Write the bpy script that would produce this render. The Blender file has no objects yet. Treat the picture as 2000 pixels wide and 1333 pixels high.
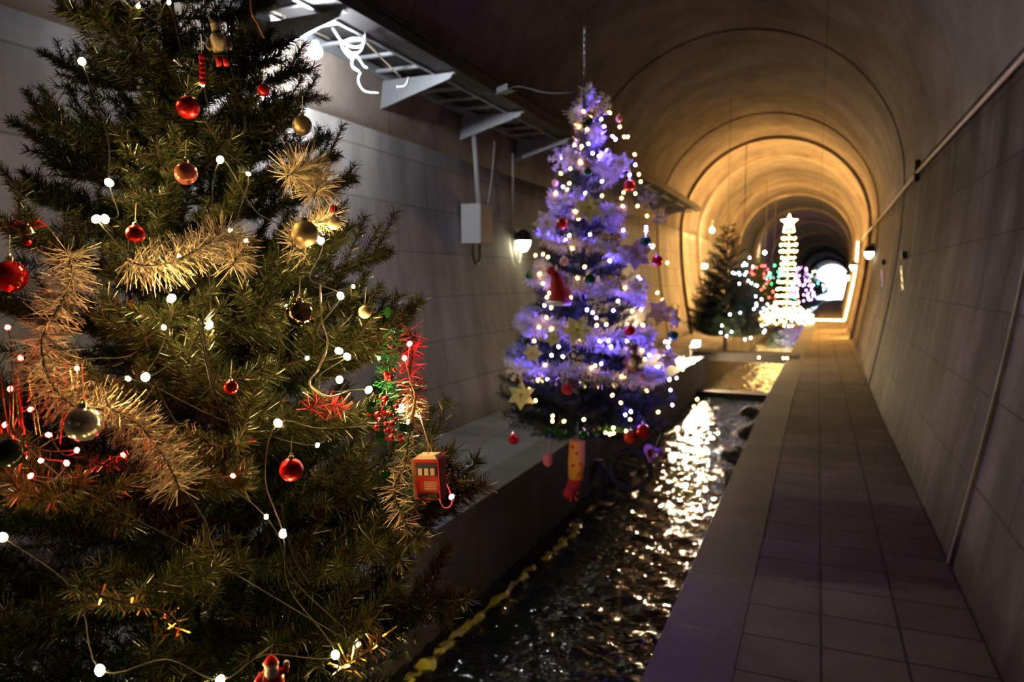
import bpy, bmesh, math, random
import numpy as np
from mathutils import Vector, Matrix, noise
R = random.Random(7)
NR = np.random.default_rng(7)
PI = math.pi
sc = bpy.context.scene
col = sc.collection

# ------------------------------------------------------------------ camera (eye height 1.6 m on the right walkway)
F = 1420.0
PITCH = math.atan(121 / F)
YAW = math.atan(598 * math.cos(PITCH) / F)
CAM = Vector((0, 0, 1.6))
cs, sn, cp, sp = math.cos(YAW), math.sin(YAW), math.cos(PITCH), math.sin(PITCH)
FW = Vector((-sn * cp, cs * cp, -sp)); RT = Vector((cs, sn, 0)); UP = RT.cross(FW)
cd = bpy.data.cameras.new('camera'); cam = bpy.data.objects.new('camera', cd); col.objects.link(cam)
cam.matrix_world = Matrix((( RT.x, UP.x, -FW.x, CAM.x), (RT.y, UP.y, -FW.y, CAM.y), (RT.z, UP.z, -FW.z, CAM.z), (0, 0, 0, 1)))
cd.sensor_width = 36; cd.lens = F / 2000 * 36
cd.clip_start = .02; cd.clip_end = 400
cd.dof.use_dof = True; cd.dof.focus_distance = 1.5; cd.dof.aperture_fstop = 3.6; cd.dof.aperture_blades = 7
sc.camera = cam

def ray(px, py):
    return (RT * ((px - 1000) / F) + UP * ((666.5 - py) / F) + FW)
def at_d(px, py, d): return CAM + ray(px, py) * d
def on_y(px, py, y): r = ray(px, py); return CAM + r * (y / r.y)
def on_x(px, py, x): r = ray(px, py); return CAM + r * (x / r.x)
def on_z(px, py, z): r = ray(px, py); return CAM + r * ((z - 1.6) / r.z)
def bend(y): return .014 * max(0., y - 10) + .02 * max(0., y - 40)
def drop(y): return -.024 * max(0., y - 60)

# ------------------------------------------------------------------ materials
def newmat(name):
    m = bpy.data.materials.new(name); m.use_nodes = True
    return m, m.node_tree, m.node_tree.nodes['Principled BSDF']
def mat(name, c, rough=.5, metal=0., em=None, es=0., spec=.5, trans=0., noisy=0., scale=60, sheen=0, coat=0):
    m, nt, b = newmat(name)
    b.inputs['Base Color'].default_value = (*c, 1); b.inputs['Roughness'].default_value = rough
    b.inputs['Metallic'].default_value = metal; b.inputs['Specular IOR Level'].default_value = spec
    b.inputs['Transmission Weight'].default_value = trans
    b.inputs['Coat Weight'].default_value = coat
    if em: b.inputs['Emission Color'].default_value = (*em, 1); b.inputs['Emission Strength'].default_value = es
    if noisy:
        tc = nt.nodes.new('ShaderNodeTexCoord'); n = nt.nodes.new('ShaderNodeTexNoise'); n.inputs['Scale'].default_value = scale
        n.inputs['Detail'].default_value = 4
        mx = nt.nodes.new('ShaderNodeMix'); mx.data_type = 'RGBA'
        mx.inputs[6].default_value = (*[v * (1 - noisy) for v in c], 1); mx.inputs[7].default_value = (*[min(1, v * (1 + noisy)) for v in c], 1)
        nt.links.new(tc.outputs['Object'], n.inputs['Vector']); nt.links.new(n.outputs['Fac'], mx.inputs[0]); nt.links.new(mx.outputs[2], b.inputs['Base Color'])
        bp = nt.nodes.new('ShaderNodeBump'); bp.inputs['Strength'].default_value = .25; bp.inputs['Distance'].default_value = .004
        nt.links.new(n.outputs['Fac'], bp.inputs['Height']); nt.links.new(bp.outputs[0], b.inputs['Normal'])
    return m
def needle_mat(name, c1, c2, rough=.38, spec=.6, coat=0., trans=0.):
    m, nt, b = newmat(name)
    at = nt.nodes.new('ShaderNodeAttribute'); at.attribute_name = 'tone'
    mx = nt.nodes.new('ShaderNodeMix'); mx.data_type = 'RGBA'
    mx.inputs[6].default_value = (*c1, 1); mx.inputs[7].default_value = (*c2, 1)
    nt.links.new(at.outputs['Fac'], mx.inputs[0]); nt.links.new(mx.outputs[2], b.inputs['Base Color'])
    b.inputs['Roughness'].default_value = rough; b.inputs['Specular IOR Level'].default_value = spec
    if trans: b.inputs['Subsurface Weight'].default_value = 0
    return m
def bulbm(name, c, s): return mat(name, c, .3, em=c, es=s)

def concrete(name, c1, c2, axes, bw, bh, mort=.012, dark=.35, stain=.5, off=.5, rough=.85, streak=True, zo=0., xo=0., bump=.3):
    """block-jointed concrete; axes picks which object axes drive the joints"""
    m, nt, b = newmat(name); N = nt.nodes; L = nt.links
    tc = N.new('ShaderNodeTexCoord'); sx = N.new('ShaderNodeSeparateXYZ'); cx = N.new('ShaderNodeCombineXYZ')
    L.new(tc.outputs['Object'], sx.inputs[0])
    ad = N.new('ShaderNodeMath'); ad.operation = 'ADD'; ad.inputs[1].default_value = zo
    L.new(sx.outputs[axes[1]], ad.inputs[0])
    ax0 = N.new('ShaderNodeMath'); ax0.operation = 'ADD'; ax0.inputs[1].default_value = xo; L.new(sx.outputs[axes[0]], ax0.inputs[0]); L.new(ax0.outputs[0], cx.inputs[0]); L.new(ad.outputs[0], cx.inputs[1])
    br = N.new('ShaderNodeTexBrick'); br.inputs['Scale'].default_value = 1
    br.inputs['Brick Width'].default_value = bw; br.inputs['Row Height'].default_value = bh
    br.inputs['Mortar Size'].default_value = mort; br.inputs['Mortar Smooth'].default_value = .4
    br.inputs['Color1'].default_value = (1, 1, 1, 1); br.inputs['Color2'].default_value = (.8, .8, .8, 1); br.inputs['Mortar'].default_value = (dark, dark, dark, 1)
    br.offset = off; br.squash = 1
    L.new(cx.outputs[0], br.inputs['Vector'])
    n1 = N.new('ShaderNodeTexNoise'); n1.inputs['Scale'].default_value = 1.3; n1.inputs['Detail'].default_value = 6; n1.inputs['Roughness'].default_value = .65
    L.new(tc.outputs['Object'], n1.inputs['Vector'])
    mx = N.new('ShaderNodeMix'); mx.data_type = 'RGBA'; mx.inputs[6].default_value = (*c1, 1); mx.inputs[7].default_value = (*c2, 1)
    r1 = N.new('ShaderNodeMapRange'); r1.inputs[1].default_value = .35; r1.inputs[2].default_value = .65
    L.new(n1.outputs['Fac'], r1.inputs[0]); L.new(r1.outputs[0], mx.inputs[0])
    # vertical run-off stains
    mp = N.new('ShaderNodeMapping'); mp.inputs['Scale'].default_value = (2.0, 2.0, .35) if streak else (1, 1, 1)
    n2 = N.new('ShaderNodeTexNoise'); n2.inputs['Scale'].default_value = 1; n2.inputs['Detail'].default_value = 5; n2.inputs['Roughness'].default_value = .6
    L.new(tc.outputs['Object'], mp.inputs[0]); L.new(mp.outputs[0], n2.inputs['Vector'])
    r2 = N.new('ShaderNodeMapRange'); r2.inputs[1].default_value = .38; r2.inputs[2].default_value = .6; r2.inputs[3].default_value = 1 - stain; r2.inputs[4].default_value = 1
    L.new(n2.outputs['Fac'], r2.inputs[0])
    m1 = N.new('ShaderNodeMix'); m1.data_type = 'RGBA'; m1.blend_type = 'MULTIPLY'; m1.inputs[0].default_value = 1
    m2 = N.new('ShaderNodeMix'); m2.data_type = 'RGBA'; m2.blend_type = 'MULTIPLY'; m2.inputs[0].default_value = 1
    L.new(mx.outputs[2], m1.inputs[6]); L.new(br.outputs['Color'], m1.inputs[7]); L.new(m1.outputs[2], m2.inputs[6]); L.new(r2.outputs[0], m2.inputs[7])
    L.new(m2.outputs[2], b.inputs['Base Color']); b.inputs['Roughness'].default_value = rough; b.inputs['Specular IOR Level'].default_value = .3
    n3 = N.new('ShaderNodeTexNoise'); n3.inputs['Scale'].default_value = 22; n3.inputs['Detail'].default_value = 8
    L.new(tc.outputs['Object'], n3.inputs['Vector'])
    hs = N.new('ShaderNodeMath'); hs.operation = 'MULTIPLY_ADD'; hs.inputs[1].default_value = .35
    L.new(n3.outputs['Fac'], hs.inputs[0]); L.new(br.outputs['Fac'], hs.inputs[2])
    iv = N.new('ShaderNodeBump'); iv.inputs['Strength'].default_value = bump; iv.inputs['Distance'].default_value = .012; iv.invert = True
    L.new(hs.outputs[0], iv.inputs['Height']); L.new(iv.outputs[0], b.inputs['Normal'])
    return m

M = {}
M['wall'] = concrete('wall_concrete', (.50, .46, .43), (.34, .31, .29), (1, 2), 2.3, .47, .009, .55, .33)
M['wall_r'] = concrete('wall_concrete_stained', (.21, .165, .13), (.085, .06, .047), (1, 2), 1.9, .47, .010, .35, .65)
M['vault'] = concrete('vault_concrete', (.36, .30, .25), (.24, .19, .155), (1, 0), 3.1, 40, .012, .5, .3, streak=False)
M['tile'] = concrete('walkway_tiles', (.25, .18, .11), (.18, .13, .078), (0, 1), .333, .333, .008, .2, .35, off=0, rough=.75, streak=False, xo=-.064, bump=.1)
M['kerb'] = concrete('walkway_kerb', (.095, .07, .05), (.065, .047, .034), (1, 0), .66, 50, .005, .5, .3, rough=.6, streak=False)
M['tile_l'] = concrete('ledge_tiles', (.36, .34, .32), (.27, .25, .235), (0, 1), .333, .333, .006, .35, .35, off=0, rough=.6, streak=False)
M['kerb_l'] = concrete('ledge_kerb', (.26, .24, .225), (.18, .165, .15), (1, 0), .66, 50, .005, .5, .3, rough=.6, streak=False)
M['canal'] = concrete('canal_concrete', (.14, .12, .10), (.07, .06, .05), (1, 2), 2, .5, .01, .5, .4)
M['green'] = needle_mat('fir_needles', (.007, .024, .006), (.085, .10, .018), .27, .9)
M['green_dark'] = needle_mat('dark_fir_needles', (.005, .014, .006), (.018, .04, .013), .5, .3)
M['twig'] = mat('twig_wire', (.05, .035, .02), .6)
M['trunk'] = mat('trunk', (.03, .022, .012), .8, noisy=.4)
M['cream'] = needle_mat('cream_tinsel', (.62, .50, .32), (.85, .74, .52), .35)
M['white_fur'] = needle_mat('white_boa', (.80, .78, .82), (.95, .95, .97), .5)
M['redtinsel'] = needle_mat('red_tinsel', (.25, .01, .015), (.5, .05, .05), .25)
M['greentinsel'] = needle_mat('green_tinsel', (.005, .05, .015), (.02, .2, .05), .25)
M['silver_tinsel'] = mat('silver_tinsel', (.75, .75, .8), .22, 1.)
M['gold_tinsel'] = mat('gold_tinsel', (.9, .62, .2), .25, 1.)
M['red_gloss'] = mat('red_gloss', (.55, .01, .012), .12, .25, coat=.6)
M['red_glitter'] = mat('red_glitter', (.6, .015, .02), .3, .6, noisy=.7, scale=160)
M['salmon'] = mat('salmon_pearl', (.75, .22, .14), .2, .35, coat=.5)
M['gold'] = mat('gold_metal', (.72, .55, .25), .22, 1.)
M['goldmatte'] = mat('gold_satin', (.55, .47, .27), .42, .85)
M['bronze'] = mat('bronze_mirror', (.42, .31, .12), .08, 1.)
M['silver'] = mat('silver_mirror', (.72, .74, .66), .22, .75)
M['pearl'] = mat('pearl', (.85, .7, .45), .25, .1, coat=.5)
M['green_gloss'] = mat('green_gloss', (.005, .12, .05), .12, .4, coat=.6)
M['darkball'] = mat('dark_green_bauble', (.04, .055, .03), .15, .6)
M['pinkball'] = mat('pink_satin', (.75, .45, .5), .4)
M['cap'] = mat('cap_metal', (.8, .75, .6), .25, 1.)
M['string'] = mat('string', (.6, .55, .4), .5)
M['wire_dark'] = mat('dark_wire', (.02, .025, .018), .5)
M['wire_clear'] = mat('clear_wire', (.6, .5, .35), .25)
M['copper'] = mat('copper_wire', (.7, .35, .15), .3, .7)
M['steel'] = mat('galvanised_steel', (.55, .57, .6), .38, .8, noisy=.15, scale=30)
M['black'] = mat('black_plastic', (.012, .012, .013), .45)
M['trough'] = mat('dark_cable_sheath', (.02, .018, .018), .6, noisy=.3, scale=8)
M['greybox'] = mat('grey_box', (.6, .6, .58), .45)
M['beigebox'] = mat('beige_box_side', (.55, .4, .32), .5)
M['white_cable'] = mat('white_cable', (.85, .86, .88), .4)
M['white'] = mat('white_felt', (.85, .84, .84), .7, noisy=.08)
M['white_glit'] = mat('white_glitter', (.85, .84, .86), .45, noisy=.1, scale=200)
M['goldglit'] = mat('gold_glitter', (.7, .5, .22), .4, .5, noisy=.5, scale=200)
M['skin'] = mat('wood_face', (.78, .55, .36), .5)
M['redpaint'] = mat('red_paint', (.62, .02, .015), .35)
M['darkpaint'] = mat('dark_paint', (.02, .025, .04), .4)
M['creampaint'] = mat('cream_paint', (.8, .68, .5), .45)
M['wood'] = mat('wood_block', (.45, .28, .14), .6, noisy=.2, scale=20)
M['holly'] = mat('holly_green', (.008, .06, .015), .3)
M['felt_red'] = mat('red_felt', (.4, .01, .02), .8, noisy=.2)
M['orange'] = mat('orange_cloth', (.8, .36, .12), .7, noisy=.1)
M['purple'] = mat('purple_plush', (.45, .16, .5), .8, noisy=.1)
M['pink'] = mat('pink_plush', (.8, .2, .4), .8)
M['bluecloth'] = mat('blue_cloth', (.01, .012, .05), .8)
M['brown'] = mat('brown_plush', (.22, .12, .06), .8, noisy=.2)
M['darkwreath'] = needle_mat('dark_wreath_needles', (.006, .008, .02), (.02, .03, .05))
M['moss'] = mat('lit_foam', (.62, .54, .09), .2, noisy=.6, scale=14)  # foam line on the water; yellow lamplight is painted into its base colour
M['bridge'] = mat('dark_timber', (.03, .024, .02), .7, noisy=.3, scale=12)
M['plaque'] = mat('polished_plaque', (.9, .82, .7), .12, 1.)

WARM = (1., .62, .22); COOL = (.72, .86, 1.); BLUE = (.10, .12, 1.); REDL = (1., .05, .06); GOLD = (1., .68, .25)
M['b_warm'] = bulbm('warm_bulb', WARM, 480)
M['rope_added'] = bulbm('added_vault_rope', (1., .54, .15), 330)
M['b_inner'] = bulbm('inner_warm_bulb', WARM, 160)
M['b_red'] = bulbm('red_bulb', (1, .015, .035), 220)
M['b_added_yellow'] = bulbm('added_yellow_bulb', (1., .8, .18), 4500)
M['b_redlow'] = bulbm('dim_red_bulb', (1, .012, .008), 260)
M['b_warm2'] = bulbm('warm_bulb_small', (1., .52, .15), 22)
M['b_blue2'] = bulbm('blue_bulb', (.13, .085, 1.), 430)
M['b_ice'] = bulbm('ice_blue_bulb', (.45, .65, 1.), 60)
M['b_gold'] = bulbm('gold_bulb', (1., .70, .22), 42)
M['b_green'] = bulbm('green_bulb', (.05, 1., .35), 30)
M['b_redfar'] = bulbm('red_far_bulb', (1., .08, .08), 18)
M['b_purple'] = bulbm('purple_bulb', (.8, .4, 1.), 16)
M['b_white'] = bulbm('white_bulb', (.9, .92, 1.), 50)
M['led'] = bulbm('led_lamp_glass', (.90, .95, 1.), 1500)
M['led_warm'] = bulbm('warm_lamp_glass', (1., .72, .38), 260)
M['flood'] = bulbm('flood_lamp_glass', (1., .74, .42), 6500)
M['wl_y'] = bulbm('lamp_glass_yellow', (1., .96, .62), 26)
M['wl_b'] = bulbm('warm_rear_lamp_glass', (1., .72, .42), 14)
M['wl_g'] = bulbm('lamp_glass_green', (.9, 1., .75), 20)
M['rope'] = bulbm('rope_light', (1., .55, .16), 30)

# ------------------------------------------------------------------ object helpers
def tag(o, label=None, cat=None, group=None, kind=None):
    if label: o['label'] = label
    if cat: o['category'] = cat
    if group: o['group'] = group
    if kind: o['kind'] = kind
    return o
def empty(name, loc, label=None, cat=None, group=None):
    o = bpy.data.objects.new(name, None); col.objects.link(o); o.location = loc; o.empty_display_size = .05
    return tag(o, label, cat, group)
def mesh_obj(name, me, parent=None, loc=None):
    o = bpy.data.objects.new(name, me); col.objects.link(o)
    if parent: o.parent = parent
    if loc is not None: o.location = loc
    return o
def mesh_from(name, V, Fc, m=None, smooth=False, tone=None):
    me = bpy.data.meshes.new(name); me.from_pydata([tuple(v) for v in V], [], [tuple(f) for f in Fc]); me.update()
    if m: me.materials.append(m)
    if smooth: me.polygons.foreach_set('use_smooth', [True] * len(me.polygons))
    if tone is not None:
        a = me.attributes.new('tone', 'FLOAT', 'FACE'); a.data.foreach_set('value', np.asarray(tone, dtype=np.float32))
    return me
class MB:
    def __init__(s): s.v = []; s.f = []
    def add(s, V, Fc):
        k = len(s.v); s.v += [Vector(v) for v in V]; s.f += [tuple(i + k for i in f) for f in Fc]; return s
    def box(s, c, d, rot=None, taper=1.):
        x, y, z = [q / 2 for q in d]; P = []
        for sz in (-1, 1):
            t = 1 if sz < 0 else taper
            for a, b in ((-1, -1), (1, -1), (1, 1), (-1, 1)): P.append(Vector((a * x * t, b * y * t, sz * z)))
        if rot: P = [rot @ p for p in P]
        c = Vector(c)
        return s.add([p + c for p in P], [(0, 3, 2, 1), (4, 5, 6, 7), (0, 1, 5, 4), (1, 2, 6, 5), (2, 3, 7, 6), (3, 0, 4, 7)])
    def tube(s, pts, r, n=8, closed=False):
        pts = [Vector(p) for p in pts]; rr = r if isinstance(r, (list, tuple)) else [r] * len(pts); V = []; Fc = []
        prev = None
        for i, p in enumerate(pts):
            if closed: t = pts[(i + 1) % len(pts)] - pts[i - 1]
            else: t = pts[min(i + 1, len(pts) - 1)] - pts[max(i - 1, 0)]
            if t.length < 1e-9: t = Vector((0, 0, 1))
            t.normalize()
            if prev is None: u = t.orthogonal().normalized()
            else:
                u = prev - t * prev.dot(t)
                u = u.normalized() if u.length > 1e-6 else t.orthogonal().normalized()
            prev = u; w = t.cross(u)
            for k in range(n): a = 2 * PI * k / n; V.append(p + (u * math.cos(a) + w * math.sin(a)) * rr[i])
        m = len(pts)
        for i in range(m if closed else m - 1):
            for k in range(n):
                a = i * n + k; b = i * n + (k + 1) % n; j = (i + 1) % m
                Fc.append((a, b, j * n + (k + 1) % n, j * n + k))
        if not closed: Fc.append(tuple(range(n))[::-1]); Fc.append(tuple((m - 1) * n + k for k in range(n)))
        return s.add(V, Fc)
    def lathe(s, prof, n=20, c=(0, 0, 0), rot=None):
        c = Vector(c); V = []; Fc = []
        for r, z in prof:
            for k in range(n):
                a = 2 * PI * k / n; p = Vector((r * math.cos(a), r * math.sin(a), z)); V.append((rot @ p if rot else p) + c)
        for i in range(len(prof) - 1):
            for k in range(n): Fc.append((i * n + k, i * n + (k + 1) % n, (i + 1) * n + (k + 1) % n, (i + 1) * n + k))
        Fc.append(tuple(range(n))[::-1]); Fc.append(tuple((len(prof) - 1) * n + k for k in range(n)))
        return s.add(V, Fc)
    def ball(s, c, r, n=16, sq=1.):
        return s.lathe([(r * max(1e-4, math.sin(PI * i / n)), -r * sq * math.cos(PI * i / n)) for i in range(n + 1)], n * 2 if n < 12 else 28, c)
    def prism(s, outline, depth, c=(0, 0, 0), rot=None):
        """outline in XZ, thickness in Y"""
        n = len(outline); c = Vector(c)
        V = [Vector((x, -depth / 2, z)) for x, z in outline] + [Vector((x, depth / 2, z)) for x, z in outline]
        if rot: V = [rot @ v for v in V]
        return s.add([v + c for v in V], [tuple(range(n)), tuple(range(2 * n - 1, n - 1, -1))] + [(i, i + n, (i + 1) % n + n, (i + 1) % n) for i in range(n)])
    def me(s, name, m, smooth=False): return mesh_from(name, s.v, s.f, m, smooth)
    def build(s, name, m, parent=None, smooth=False, loc=None): return mesh_obj(name, s.me(name, m, smooth), parent, loc)
def struct(name, mb, m, smooth=False):
    o = mb.build(name, m, smooth=smooth); o['kind'] = 'structure'; return o
def face_cam(p, tilt=0.):
    d = (CAM - Vector(p)); d.z = 0; a = math.atan2(d.y, d.x) + PI / 2
    return Matrix.Rotation(a, 3, 'Z') @ Matrix.Rotation(tilt, 3, 'Y')

def bristles(paths, per_m, length, width, lean=.6, jit=.35, taper=.35, seed=1, curl=0.):
    """numpy needles along polylines; returns verts, faces, tone"""
    rg = np.random.default_rng(seed); VV = []; T = []
    for P in paths:
        P = np.array([tuple(p) for p in P], float); seg = np.diff(P, axis=0); ln = np.linalg.norm(seg, axis=1); tot = ln.sum()
        n = max(3, int(tot * per_m)); s = rg.random(n) * tot; cum = np.concatenate([[0], np.cumsum(ln)])
        i = np.clip(np.searchsorted(cum, s) - 1, 0, len(seg) - 1); f = (s - cum[i]) / np.maximum(ln[i], 1e-9)
        base = P[i] + seg[i] * f[:, None]; t = seg[i] / np.maximum(ln[i], 1e-9)[:, None]
        rv = rg.normal(size=(n, 3)); rv -= t * (rv * t).sum(1)[:, None]; rv /= np.linalg.norm(rv, axis=1)[:, None]
        le = (lean + jit * rg.normal(size=n))[:, None]
        d = rv + t * le; d /= np.linalg.norm(d, axis=1)[:, None]
        L = length * (0.7 + .45 * rg.random(n))[:, None]
        w = np.cross(d, rg.normal(size=(n, 3))); w /= np.linalg.norm(w, axis=1)[:, None]; w *= width / 2
        tip = base + d * L
        if curl: tip = tip + rg.normal(size=(n, 3)) * curl * length
        VV.append(np.stack([base - w, base + w, tip + w * taper, tip - w * taper], 1).reshape(-1, 3)); T.append(rg.random(n))
    V = np.concatenate(VV); n = len(V) // 4
    return V, np.arange(n * 4).reshape(n, 4), np.concatenate(T)
def bristle_me(name, paths, per_m, length, width, m, **k):
    V, Fc, T = bristles(paths, per_m, length, width, **k)
    me = bpy.data.meshes.new(name); n = len(Fc)
    me.vertices.add(len(V)); me.vertices.foreach_set('co', V.astype(np.float32).ravel())
    me.loops.add(n * 4); me.loops.foreach_set('vertex_index', Fc.astype(np.int32).ravel())
    me.polygons.add(n); me.polygons.foreach_set('loop_start', np.arange(0, n * 4, 4, dtype=np.int32))
    me.update(calc_edges=True); me.validate()
    me.materials.append(m)
    a = me.attributes.new('tone', 'FLOAT', 'FACE'); a.data.foreach_set('value', T.astype(np.float32))
    return me
def smooth_path(pts, n=8):
    pts = [Vector(p) for p in pts]; out = []
    for i in range(len(pts) - 1):
        p0 = pts[max(0, i - 1)]; p1 = pts[i]; p2 = pts[i + 1]; p3 = pts[min(len(pts) - 1, i + 2)]
        for k in range(n):
            t = k / n
            out.append(.5 * ((2 * p1) + (p2 - p0) * t + (2 * p0 - 5 * p1 + 4 * p2 - p3) * t * t + (3 * p1 - p0 - 3 * p2 + p3) * t ** 3))
    out.append(pts[-1]); return out

# ------------------------------------------------------------------ tunnel shell
ZS = 3.0; RV = 2.5; XC = -1.4
def wx(z): return .36 * math.sin(PI / 2 * min(z, ZS) / ZS)
XR = .74; XL = -3.54
Y0, Y1 = -9.0, 128.0
ys = [Y0 + i * 1.0 for i in range(int(-Y0) + 30)] + [21 + i * 2.5 for i in range(0, 43)]
ys = sorted(set([y for y in ys if y < Y1] + [Y1]))
def sweep(prof, thick_out, ys=ys):
    """prof: list of (x,z) inner points, extruded along the tunnel as a slab"""
    n = len(prof); mb = MB(); V = []; Fc = []
    for y in ys:
        for (x, z), (ox, oz) in zip(prof, thick_out): V.append((x + bend(y), y, z + drop(y))); V.append((ox + bend(y), y, oz + drop(y)))
    m = 2 * n
    for j in range(len(ys) - 1):
        for i in range(n - 1):
            a = j * m + 2 * i; b = a + 2
            Fc.append((a, b, b + m, a + m)); Fc.append((a + 1, a + 1 + m, b + 1 + m, b + 1))
        Fc.append((j * m, j * m + m, j * m + m + 1, j * m + 1))
        k = j * m + 2 * (n - 1); Fc.append((k, k + 1, k + 1 + m, k + m))
    for j in (0, len(ys) - 1):
        for i in range(n - 1):
            a = j * m + 2 * i; Fc.append((a, a + 1, a + 3, a + 2))
    mb.add(V, Fc); return mb
zz = [i * ZS / 10 for i in range(11)]
pr = [(XR + wx(z), z) for z in zz]; pl = [(XL - wx(z), z) for z in zz]
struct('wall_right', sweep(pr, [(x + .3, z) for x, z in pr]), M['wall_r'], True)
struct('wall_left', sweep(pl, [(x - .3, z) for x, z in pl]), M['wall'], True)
arc = [(XC + RV * math.cos(PI * i / 36), ZS + RV * math.sin(PI * i / 36)) for i in range(37)]
arco = [(XC + (RV + .3) * math.cos(PI * i / 36), ZS + (RV + .3) * math.sin(PI * i / 36)) for i in range(37)]
struct('ceiling', sweep(arc, arco), M['vault'], True)
EDGE_R, KR, EDGE_L = -.60, -.266, -2.2
def slab(x0, x1, z0, z1, ys=ys):
    return sweep([(x0, z1), (x1, z1)], [(x0, z0), (x1, z0)], ys)
struct('floor', slab(KR, XR + .02, -1.2, 0), M['tile'])
struct('trim_1', slab(EDGE_R, KR, -1.2, .002), M['kerb'])
struct('floor_left', slab(XL - .02, EDGE_L - .3, -1.2, 0), M['tile_l'])
struct('trim_2', slab(EDGE_L - .3, EDGE_L, -1.2, .002), M['kerb_l'])
struct('canal_bed', slab(EDGE_L - .05, EDGE_R + .05, -1.3, -1.15), M['canal'])
mb = MB(); mb.box((XC, Y0 - .15, 1.9), (6.2, .3, 7.6)); struct('wall_back', mb, M['wall'])
# lining ribs (joint rings) along the vault
def ring_band(y, w, t, name, zlow=0., rin=0.):
    prof = [(XR + wx(z), z) for z in zz if z >= zlow] + arc[1:-1] + [(XL - wx(z), z) for z in reversed(zz) if z >= zlow]
    inn = []
    for x, z in prof:
        d = Vector((XC - x, 0, max(0, ZS - z) * 0 + (ZS - z if z > ZS else 0))); d.normalize(); inn.append((x + d.x * t, z + d.z * t))
    return sweep(inn, prof, [y, y + w])
k = 1
for y, w, t in ((-3, .1, .02), (4.6, .06, .015), (12.2, .08, .02), (18.4, .08, .03), (21.4, .12, .09), (24.3, .12, .09), (30.8, .24, .13), (36, .3, .09), (43, .3, .12), (53, .3, .15), (64, .4, .18), (76, .4, .22), (90, .5, .25), (106, .5, .3)):
    struct('trim_%d' % (k + 2), ring_band(y, w, t, ''), M['vault']); k += 1
# outside beyond the mouth
mb = MB(); mb.box((XC + 3.4, 146, -2.0), (60, 36, .2)); struct('ground', mb, mat('gravel_ground', (.4, .4, .42), .9))

# ------------------------------------------------------------------ water
def water():
    X = np.linspace(EDGE_L, EDGE_R, 90); Y = [.0]
    while Y[-1] < 128: Y.append(Y[-1] + max(.018, .006 * Y[-1]))
    Y = np.array(Y); nx, ny = len(X), len(Y); V = []; B = []
    for y in Y:
        amp = 1.0
        for x in X:
            q = Vector((x * 3.0, y * 4.6, 3)); h = noise.noise(q) * .022
            q = Vector((x * 8 + y * 1.2, y * 13 - x * 2, 9)); h += noise.noise(q) * .019
            q = Vector((x * 19, y * 28, 5)); h += noise.noise(q) * .0075
            e = x - (-2.02 + .05 * math.sin(y * 1.7) + .04 * noise.noise(Vector((0, y * 4, 0))))
            h += .03 * math.exp(-(e / .045) ** 2) * (.5 + .5 * noise.noise(Vector((x * 9, y * 5, 1)))) * (1 if y < 7 else .4)
            V.append((x + bend(y), y, -.70 + h + drop(y)))
    Fc = [(j * nx + i, j * nx + i + 1, (j + 1) * nx + i + 1, (j + 1) * nx + i) for j in range(ny - 1) for i in range(nx - 1)]
    m, nt, b = newmat('dark_water'); N = nt.nodes; L = nt.links
    b.inputs['Base Color'].default_value = (.006, .008, .008, 1); b.inputs['Roughness'].default_value = .055; b.inputs['IOR'].default_value = 1.5
    b.inputs['Specular IOR Level'].default_value = .9
    tc = N.new('ShaderNodeTexCoord'); mp = N.new('ShaderNodeMapping'); mp.inputs['Scale'].default_value = (14, 34, 1)
    n = N.new('ShaderNodeTexNoise'); n.inputs['Scale'].default_value = 1; n.inputs['Detail'].default_value = 3
    bp = N.new('ShaderNodeBump'); bp.inputs['Strength'].default_value = .9; bp.inputs['Distance'].default_value = .016
    L.new(tc.outputs['Object'], mp.inputs[0]); L.new(mp.outputs[0], n.inputs['Vector']); L.new(n.outputs['Fac'], bp.inputs['Height']); L.new(bp.outputs[0], b.inputs['Normal'])
    me = mesh_from('water', V, Fc, m, True); o = mesh_obj('canal_water', me); o['kind'] = 'structure'
water()
# weir stones and moss line with yellow lamplight put into its colour
mb = MB(); mb.box(((EDGE_L + EDGE_R) / 2, 14.6, -.90), (1.62, .35, .62)); struct('canal_weir', mb, M['bridge'])
def ridge():
    Rr = random.Random(3); V = []; Fc = []; n = 7; ysr = [1.2 + i * .035 for i in range(150)]
    for y in ysr:
        cx = -2.03 + .035 * noise.noise(Vector((2, y * 3.1, 0))) + .05 * math.sin(y * 1.3); w = .03 + .11 * abs(noise.noise(Vector((5, y * 4, 0))))
        for k in range(n):
            a = PI * k / (n - 1)
            V.append((cx + w * math.cos(a) + .01 * noise.noise(Vector((k, y * 16, 2))), y, -.735 + .052 * math.sin(a) * (1 + 1.5 * noise.noise(Vector((k * .7, y * 12, 7))))))
    for j in range(len(ysr) - 1):
        for k in range(n - 1): Fc.append((j * n + k, j * n + k + 1, (j + 1) * n + k + 1, (j + 1) * n + k))
    me = mesh_from('r', V, Fc, M['moss'], True); o = mesh_obj('lit_foam_ridge', me)
    tag(o, 'wet yellow green moss ridge breaking the dark water along the left side of the canal', 'moss', kind='stuff')
ridge()

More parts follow.
